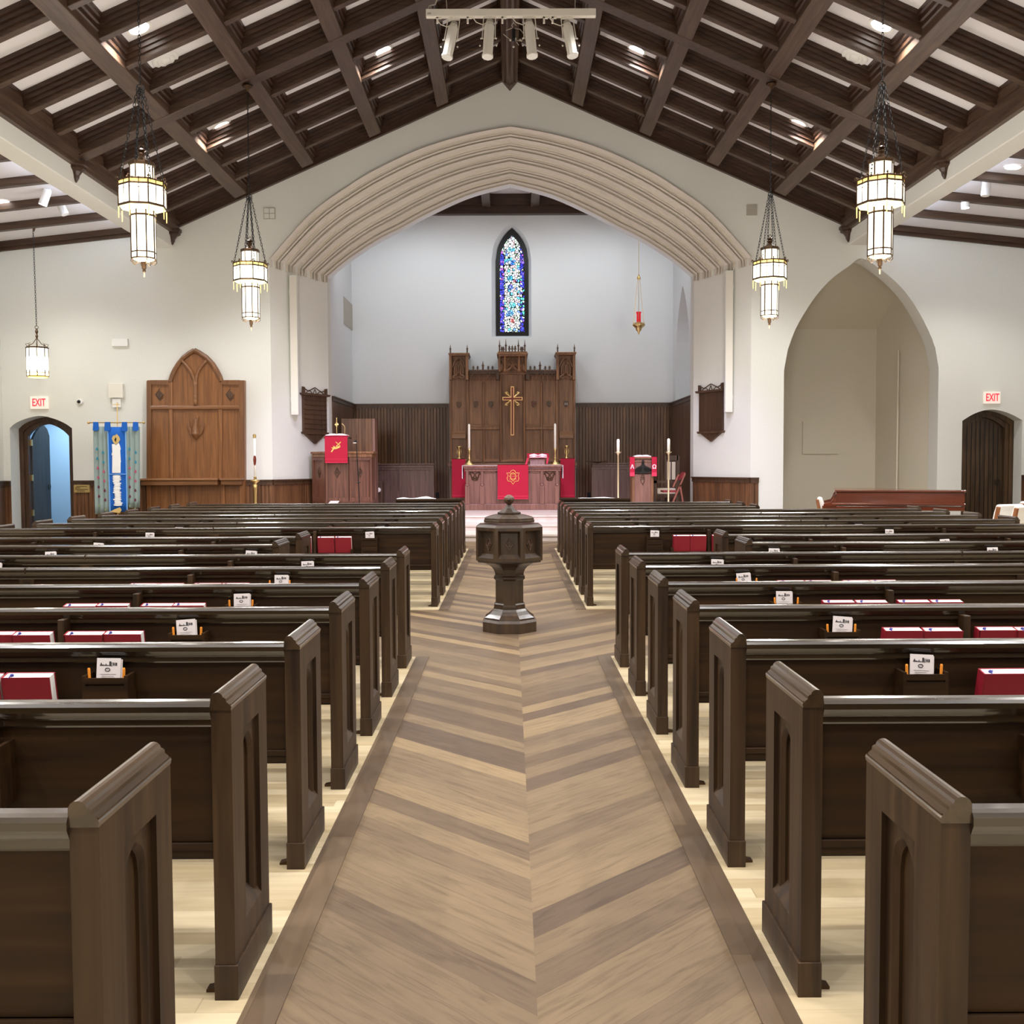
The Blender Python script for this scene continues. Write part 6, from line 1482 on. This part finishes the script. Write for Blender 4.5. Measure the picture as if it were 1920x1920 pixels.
for xx, ww, yy in ((145, 75, 570), (325, 80, 575), (592, 75, 580), (765, 75, 572)):
    m = MB(); m.prism([(q(x, y).x, q(x, y).z) for x, y in ((xx, 430), (xx+ww, 430), (xx+ww+8, yy-20), (xx+ww*.7, yy), (xx-8, yy-10))], 'y', YBn-.075, YBn-.05); m.build('hanging_loop', 'blue', rb)
m = MB(); m.prism([(q(x, y).x, q(x, y).z) for x, y in ((435, 775), (470, 770), (500, 795), (540, 755), (555, 790), (570, 850), (562, 870), (570, 1020), (576, 1050), (568, 1060), (568, 1225), (438, 1225), (440, 950), (428, 945), (432, 920), (440, 900))], 'y', YBn-.066, YBn-.055); m.build('white_candle_applique', 'cloud', rb)
m = MB(); m.prism([(q(x, y).x, q(x, y).z) for x, y in ((508, 615), (545, 660), (562, 700), (540, 745), (500, 785), (455, 750), (432, 690), (450, 645), (490, 635))], 'y', YBn-.066, YBn-.055); fl_ = m.build('flame_applique', 'sand', rb)
m = MB(); m.prism([(q(x, y).x, q(x, y).z) for x, y in ((500, 665), (505, 700), (495, 725), (508, 748), (480, 725), (475, 700))], 'y', YBn-.07, YBn-.066); m.build('flame_core', 'black', fl_)
m = MB(); rg = random.Random(5)
for i in range(17):
    y = 1275+i*28; c = 505+i*1.6+rg.uniform(-8, 8); hw_ = 62+rg.uniform(-12, 8)
    m.prism([(q(c+hw_*math.cos(t), y+17*math.sin(t)).x, q(c+hw_*math.cos(t), y+17*math.sin(t)).z) for t in [k*PI/5 for k in range(10)]], 'y', YBn-.07-.004*(i % 2), YBn-.055)
m.build('white_wave_applique', 'cloud', rb)
m = MB(); m.prism([(q(x, y).x, q(x, y).z) for x, y in ((400, 1830), (480, 1790), (560, 1760), (585, 1800), (560, 1850))], 'y', YBn-.074, YBn-.06); m.build('gold_foot_applique', 'sand', rb)
m = MB(); m.bar(q(372, 1244, -.06), q(650, 1244, -.06), .014); m.bar(q(352, 575, -.05), q(388, 1830, -.05), .02, .012); m.bar(q(628, 575, -.05), q(655, 1830, -.05), .02, .012); m.build('pale_piping', 'lblue', rb)
dr0 = {}
for cx_, y0, sl in ((195, 850, .045), (290, 905, .045), (702, 850, .01), (800, 905, -.01)):
    for i in range(7):
        y = y0+i*148; x = cx_+(y-y0)*sl; c = q(x, y)
        mt = 'drop1' if i < 2 else ('drop2' if i < 4 else ('drop3' if i < 6 else 'drop4'))
        if q(x, y).z < .9: pass
        m = MB(); m.prism([(c.x+a*.0001*55, c.z+b*.0001*55) for a, b in ((0, 7), (3, 1.5), (4, -2), (2.5, -5), (0, -6), (-2.5, -5), (-4, -2), (-3, 1.5))], 'y', YBn-.052, YBn-.038); m.build('teardrop_applique', mt, rb)

# ---------- wall fittings ----------
def wbox(name, px0, py0, px1, py1, d, mat, lab, cat, Y=YW, bev=.006):
    m = MB(); m.pbox(px0, py0, px1, py1, Y-d, Y-.001); return solo(m, name, mat, lab, cat, bevel=bev)
def exit_sign(px0, py0, px1, py1, lab):
    a, b = at(px0, py1, YW-.05), at(px1, py0, YW-.05); cx, cz_ = (a.x+b.x)/2, (a.z+b.z)/2
    r = thing('exit_sign', (cx, YW, a.z), lab, 'exit sign', 'exit signs over the doors'); m = MB(); m.box(a.x, b.x, YW-.06, YW, a.z, b.z); m.build('housing', 'exitf', r, bevel=.008)
    text_mb('EXIT', .235, .006, cx, YW-.064, cz_, sx=.62, bold=.003).build('letters', 'redlet', r)
exit_sign(57, 743.5, 89.5, 767, 'lit EXIT sign over the open arched door on the left')
exit_sign(1845, 734.5, 1876, 757, 'lit EXIT sign over the closed arched door on the right')
wbox('wall_sensor', 209, 635, 239, 649, .07, 'white', 'small white rectangular box high on the wall above the banner', 'wall box')
wbox('control_box', 203, 719, 230, 746, .09, 'offw', 'square off-white box on the wall directly above the banner cross', 'wall box')
wbox('control_box', 210, 747, 226, 764, .06, 'white', 'smaller white box just below the square wall box', 'wall box')
for px, py, nm, m4 in ((505, 400, 'white four-pane wall vent high above the farther left lantern', True), (1410, 393.5, 'plain grey wall grille high above the farther right lantern', False)):
    a, b = at(px-10, py+10, YW-.03), at(px+10, py-10, YW-.03); r = thing('wall_vent', ((a.x+b.x)/2, YW, a.z), nm, 'vent')
    MB().box(a.x, b.x, YW-.03, YW, a.z, b.z).build('vent_plate', 'grille' if not m4 else 'wall', r)
    m = MB(); cx, cz_ = (a.x+b.x)/2, (a.z+b.z)/2
    if m4: m.box(cx-.008, cx+.008, YW-.036, YW-.03, a.z, b.z).box(a.x, b.x, YW-.036, YW-.03, cz_-.008, cz_+.008); m.box(a.x-.01, b.x+.01, YW-.036, YW-.02, a.z-.01, a.z+.005).box(a.x-.01, b.x+.01, YW-.036, YW-.02, b.z-.005, b.z+.01).box(a.x-.01, a.x+.005, YW-.036, YW-.02, a.z, b.z).box(b.x-.005, b.x+.01, YW-.036, YW-.02, a.z, b.z)
    else:
        for i in range(1, 8): z = lerp(a.z, b.z, i/8); m.box(a.x+.01, b.x-.01, YW-.036, YW-.03, z-.004, z+.004)
    m.build('vent_bars', 'grille', r)
p = at(150.5, 753.5, YW); r = thing('dome_camera', p, 'small white and black dome camera on the wall left of the banner', 'camera')
m = MB(); m.lathe([(.075, 0), (.072, .03), (.05, .05)], 18); m.v = [(p.x+x, p.y-z, p.z+y) for x, y, z in m.v]; m.build('housing', 'white', r)
m = MB(); m.ball((p.x-.012, p.y-.05, p.z), .04, 8); m.build('lens_dome', 'black', r, smooth=True)
# left chancel vent
a, b = atx(644, 590, CL), atx(660, 590, CL); z0, z1 = atx(652, 613, CL).z, atx(652, 564, CL).z
m = MB(); m.box(CL+.002, CL+.02, a.y, b.y, z0, z1); solo(m, 'return_air_grille', 'grille', 'tall grey return air grille on the left chancel wall', 'vent')
# brass plaque
a, b = at(139.5, 923.5, YW-.03), at(168.5, 909, YW-.03); r = thing('brass_plaque', ((a.x+b.x)/2, YW-.03, a.z), 'small brass plaque on the wainscot right of the open door', 'plaque')
MB().box(a.x, b.x, YW-.055, YW-.0, a.z, b.z).build('plate', 'plaque', r, bevel=.003)
m = MB()
for i, (u0, u1) in enumerate(((.15, .85), (.1, .4), (.1, .9), (.2, .7))): z = lerp(b.z, a.z, .2+.2*i); m.box(lerp(a.x, b.x, u0), lerp(a.x, b.x, u1), YW-.058, YW-.055, z-.006, z+.006)
m.build('engraved_lines', 'bronze', r)
# outlets on the chancel back wall
for px, nm in ((820, 'left'), (1104.5, 'right')):
    m = MB(); m.pbox(px-3, 923, px+3, 934, YB-.09, YB-.02); solo(m, 'floor_outlet_box', 'black', 'small black outlet box low on the boarded wall %s of the altar' % nm, 'outlet', bevel=.01)

# ---------- piano and chairs ----------
YPi = 16.1; a, b = at(1567, 935, YPi), at(1799, 935, YPi); zt = at(1690, 919, YPi).z; zm = zt-.03; zb = at(1600, 953, YPi).z
r = thing('grand_piano', ((a.x+b.x)/2, YPi, 0), 'red-brown mahogany grand piano standing right behind the far pews', 'piano')
x0, x1 = a.x, b.x
plan = [(x0+.05, YPi), (x1, YPi), (x1+.02, YPi+.25), (x1-.1, YPi+.55), (x1-.45, YPi+.8), (x1-.85, YPi+.95), (x1-1.1, YPi+1.2), (x1-1.35, YPi+1.42), (x0+.35, YPi+1.48), (x0+.05, YPi+1.48)]
MB().prism(plan, 'z', zb+.06, zm).build('rim', 'mahog', r, bevel=.01)
c_ = [((x0+x1)/2, YPi+.7)]; lidp = [(x-.02 if i in (0, 9) else x+.02, y-.03 if i < 2 else y+.03) for i, (x, y) in enumerate(plan)]
MB().prism(lidp, 'z', zm, zt).build('lid', 'mahog', r, bevel=.008)
base = [(x0-.16, YPi-.0)]+plan[1:9]+[(x0-.16, YPi+1.48)]
MB().prism([(x0-.02, YPi-.02)]+[(x+.015, y-.02 if y < YPi+.1 else y) for x, y in plan[1:9]]+[(x0-.02, YPi+1.5)], 'z', zb+.04, zb+.075).prism(base, 'z', zb-.04, zb+.03).build('key_bed', 'mahog', r, bevel=.01)
for y in (YPi+.02, YPi+1.42): m = MB(); m.prism([(x0+.06, zm-.02), (x0+.06, zb), (x0-.14, zb), (x0-.14, zb+.06), (x0-.03, zb+.09), (x0+.0, zb+.14), (x0+.02, zm-.05)], 'y', y-.03, y+.03); m.build('key_arm', 'mahog', r, bevel=.008)
for x, y in ((x0+.15, YPi+.15), (x0+.15, YPi+1.3), (x1-.3, YPi+.25)):
    MB().lathe([(.03, 0), (.045, .03), (.03, .06), (.04, .1), (.05, .3), (.075, zb-.15), (.06, zb-.12), (.09, zb-.1), (.09, zb-.03)], 8, (x, y, 0)).build('leg', 'mahog', r)
MB().box(x0+.3, x0+.36, YPi+.6, YPi+.66, .1, zb-.03).box(x0+.3, x0+.36, YPi+.84, YPi+.9, .1, zb-.03).box(x0+.2, x0+.4, YPi+.6, YPi+.9, .08, .12).build('pedal_lyre', 'mahog', r)
r.rotation_euler.z = -.30
def choir_chair(px, py, Y, rz, lab, scale=1.0):
    p = at(px, py, Y); r = thing('choir_chair', (p.x, Y, 0), lab, 'chair', 'white-cushioned choir chairs'); r.rotation_euler.z = 0
    top = p.z; hs = .47
    # local +x is the way the chair faces; built leaning back, then turned
    def tr(m):
        c, s = math.cos(rz), math.sin(rz); m.v = [(p.x+(x*c-y*s), Y+(x*s+y*c), z) for x, y, z in m.v]; return m
    W = .26
    m = MB(); n = 10
    pr = [(-.18, top-.26), (-.22, top-.1), (-.25, top-.02), (-.22, top), (-.17, top-.01), (-.13, top-.12), (-.10, top-.24)]
    m.prism([(u, v) for u, v in pr], 'y', -W+.03, W-.03); tr(m).build('back_cushion', 'cushion', r, bevel=.02)
    m = MB(); m.box(-.12, .34, -W+.02, W-.02, hs-.05, hs+.03); tr(m).build('seat_cushion', 'cushion', r, bevel=.02)
    for s in (-1, 1):
        m = MB(); m.prism([(-.27, top-.04), (-.22, top-.03), (-.02, .0), (-.08, .0)], 'y', s*W-.02, s*W+.02); tr(m).build('back_post', 'armwood', r, bevel=.006)
        m = MB(); m.box(.30, .35, s*W-.02, s*W+.02, 0, hs-.05); tr(m).build('front_leg', 'armwood', r, bevel=.006)
        m = MB(); m.box(-.1, .34, s*W-.018, s*W+.018, hs-.12, hs-.05); tr(m).build('side_rail', 'armwood', r)
choir_chair(1872, 944, 14.9, PI*.62, 'white-cushioned choir chair leaning beside the closed door, nearest the piano')
choir_chair(1905, 946, 14.2, PI*.62, 'white-cushioned choir chair at the right edge, nearer than its neighbour')
choir_chair(1916, 938, 15.6, PI*.62, 'white-cushioned choir chair at the far right, partly behind the others')
choir_chair(1561, 932, 17.2, -.3, 'white-cushioned chair at the keyboard end of the grand piano')
# ---------- lights ----------
def light(kind, name, loc, energy, color=(1, 1, 1), rot=None, target=None, **kw):
    d = bpy.data.lights.new(name, kind); d.energy = energy; d.color = color
    for k, v in kw.items(): setattr(d, k, v)
    o = bpy.data.objects.new(name, d); C.objects.link(o); o.location = loc
    if target is not None: o.rotation_euler = (Vector(target)-Vector(loc)).to_track_quat('-Z', 'Y').to_euler()
    elif rot: o.rotation_euler = rot
    return o
WARM = (1, .93, .84); NEU = (1, 1, 1); COOL = (.86, .92, 1)
for y in (19.4, 15.1, 10.9, 6.7, 2.5, -.8):
    for x in (-5.42, -2.37, 2.37, 5.42):
        z = roof(X0+x)+zpan-.06
        light('SPOT', 'downlight_beam', (X0+x, y, z), 730, NEU, target=(X0+x, y, 0), spot_size=math.radians(112), spot_blend=.5, shadow_soft_size=.12)
for x, y in ((-4.43, 17.7), (4.46, 17.7), (-4.46, 12.64), (4.53, 12.64), (-4.46, 7.58), (4.53, 7.58)):
    light('POINT', 'lantern_glow', (x, y, 3.6), 170, (1, .96, .9), shadow_soft_size=.3)
# aisles: downlights, cove strips
for s, xo in ((-1, -9.3), (1, 9.5)):
    for y in (20.3, 16, 11.5, 7, 2.5):
        light('SPOT', 'aisle_downlight_beam', (xo, y, 6.35), 220, (1, 1, .96), target=(xo+s*.0, y, 0), spot_size=math.radians(130), spot_blend=.6, shadow_soft_size=.12)
    o = light('AREA', 'cove_strip_light', (X0+s*(EX+.5), 13.5, 6.66), 150, (.66, .78, 1), target=(X0+s*(EX+2.5), 13.5, 7.6), shape='RECTANGLE', size=17, size_y=.05)
light('POINT', 'aisle_lantern_glow', (-8.7, 19, 3.0), 14, WARM, shadow_soft_size=.15)
# chancel lamps hidden behind the arch, and the stage lights
for x in (-3.2, -1.2, 1.3, 3.3):
    light('SPOT', 'chancel_beam', (x, 25.25, 8.3), 128, (.88, .95, 1), target=(x*.9, 28.4, 4.2), spot_size=math.radians(110), spot_blend=.7, shadow_soft_size=.1)
for x, tx, c in ((-.9, -3.7, (.68, .62, 1)), (-.3, -.9, (.88, .64, 1)), (.4, .9, (.88, .64, 1)), (1.0, 3.9, (.60, .58, 1))):
    light('SPOT', 'stage_beam', (x, 15.8, 7.6), 1150, c, target=(tx, 23.6, .8), spot_size=math.radians(34), spot_blend=.6, shadow_soft_size=.08)
light('AREA', 'side_room_daylight', (-10.9, 25.2, 2.9), 55, (.62, .84, 1), target=(-10.9, 25.2, 0), shape='RECTANGLE', size=1.6, size_y=1.6)
wd_ = bpy.data.worlds.new('World'); bpy.context.scene.world = wd_; wd_.use_nodes = True
wd_.node_tree.nodes['Background'].inputs[0].default_value = (.8, .85, 1, 1); wd_.node_tree.nodes['Background'].inputs[1].default_value = .05

# ---------- camera ----------
cam = bpy.data.cameras.new('camera'); co = bpy.data.objects.new('camera', cam); C.objects.link(co)
cam.sensor_width = 36; cam.sensor_fit = 'HORIZONTAL'; cam.lens = 36; cam.clip_start = .05; cam.clip_end = 200
R = Matrix.Rotation(-YAW, 4, 'Z') @ Matrix.Rotation(PI/2-TH, 4, 'X') @ Matrix.Rotation(-1*ROLL, 4, 'Z')
co.matrix_world = Matrix.Translation((0, 0, H)) @ R
sc = bpy.context.scene; sc.camera = co
sc.view_settings.view_transform = 'Standard'; sc.view_settings.look = 'None'; sc.view_settings.gamma = 1; sc.view_settings.exposure = 0.25; sc.view_settings.use_curve_mapping = False
try: sc.cycles.max_bounces = 8; sc.cycles.diffuse_bounces = 5; sc.cycles.use_denoising = True
except Exception: pass
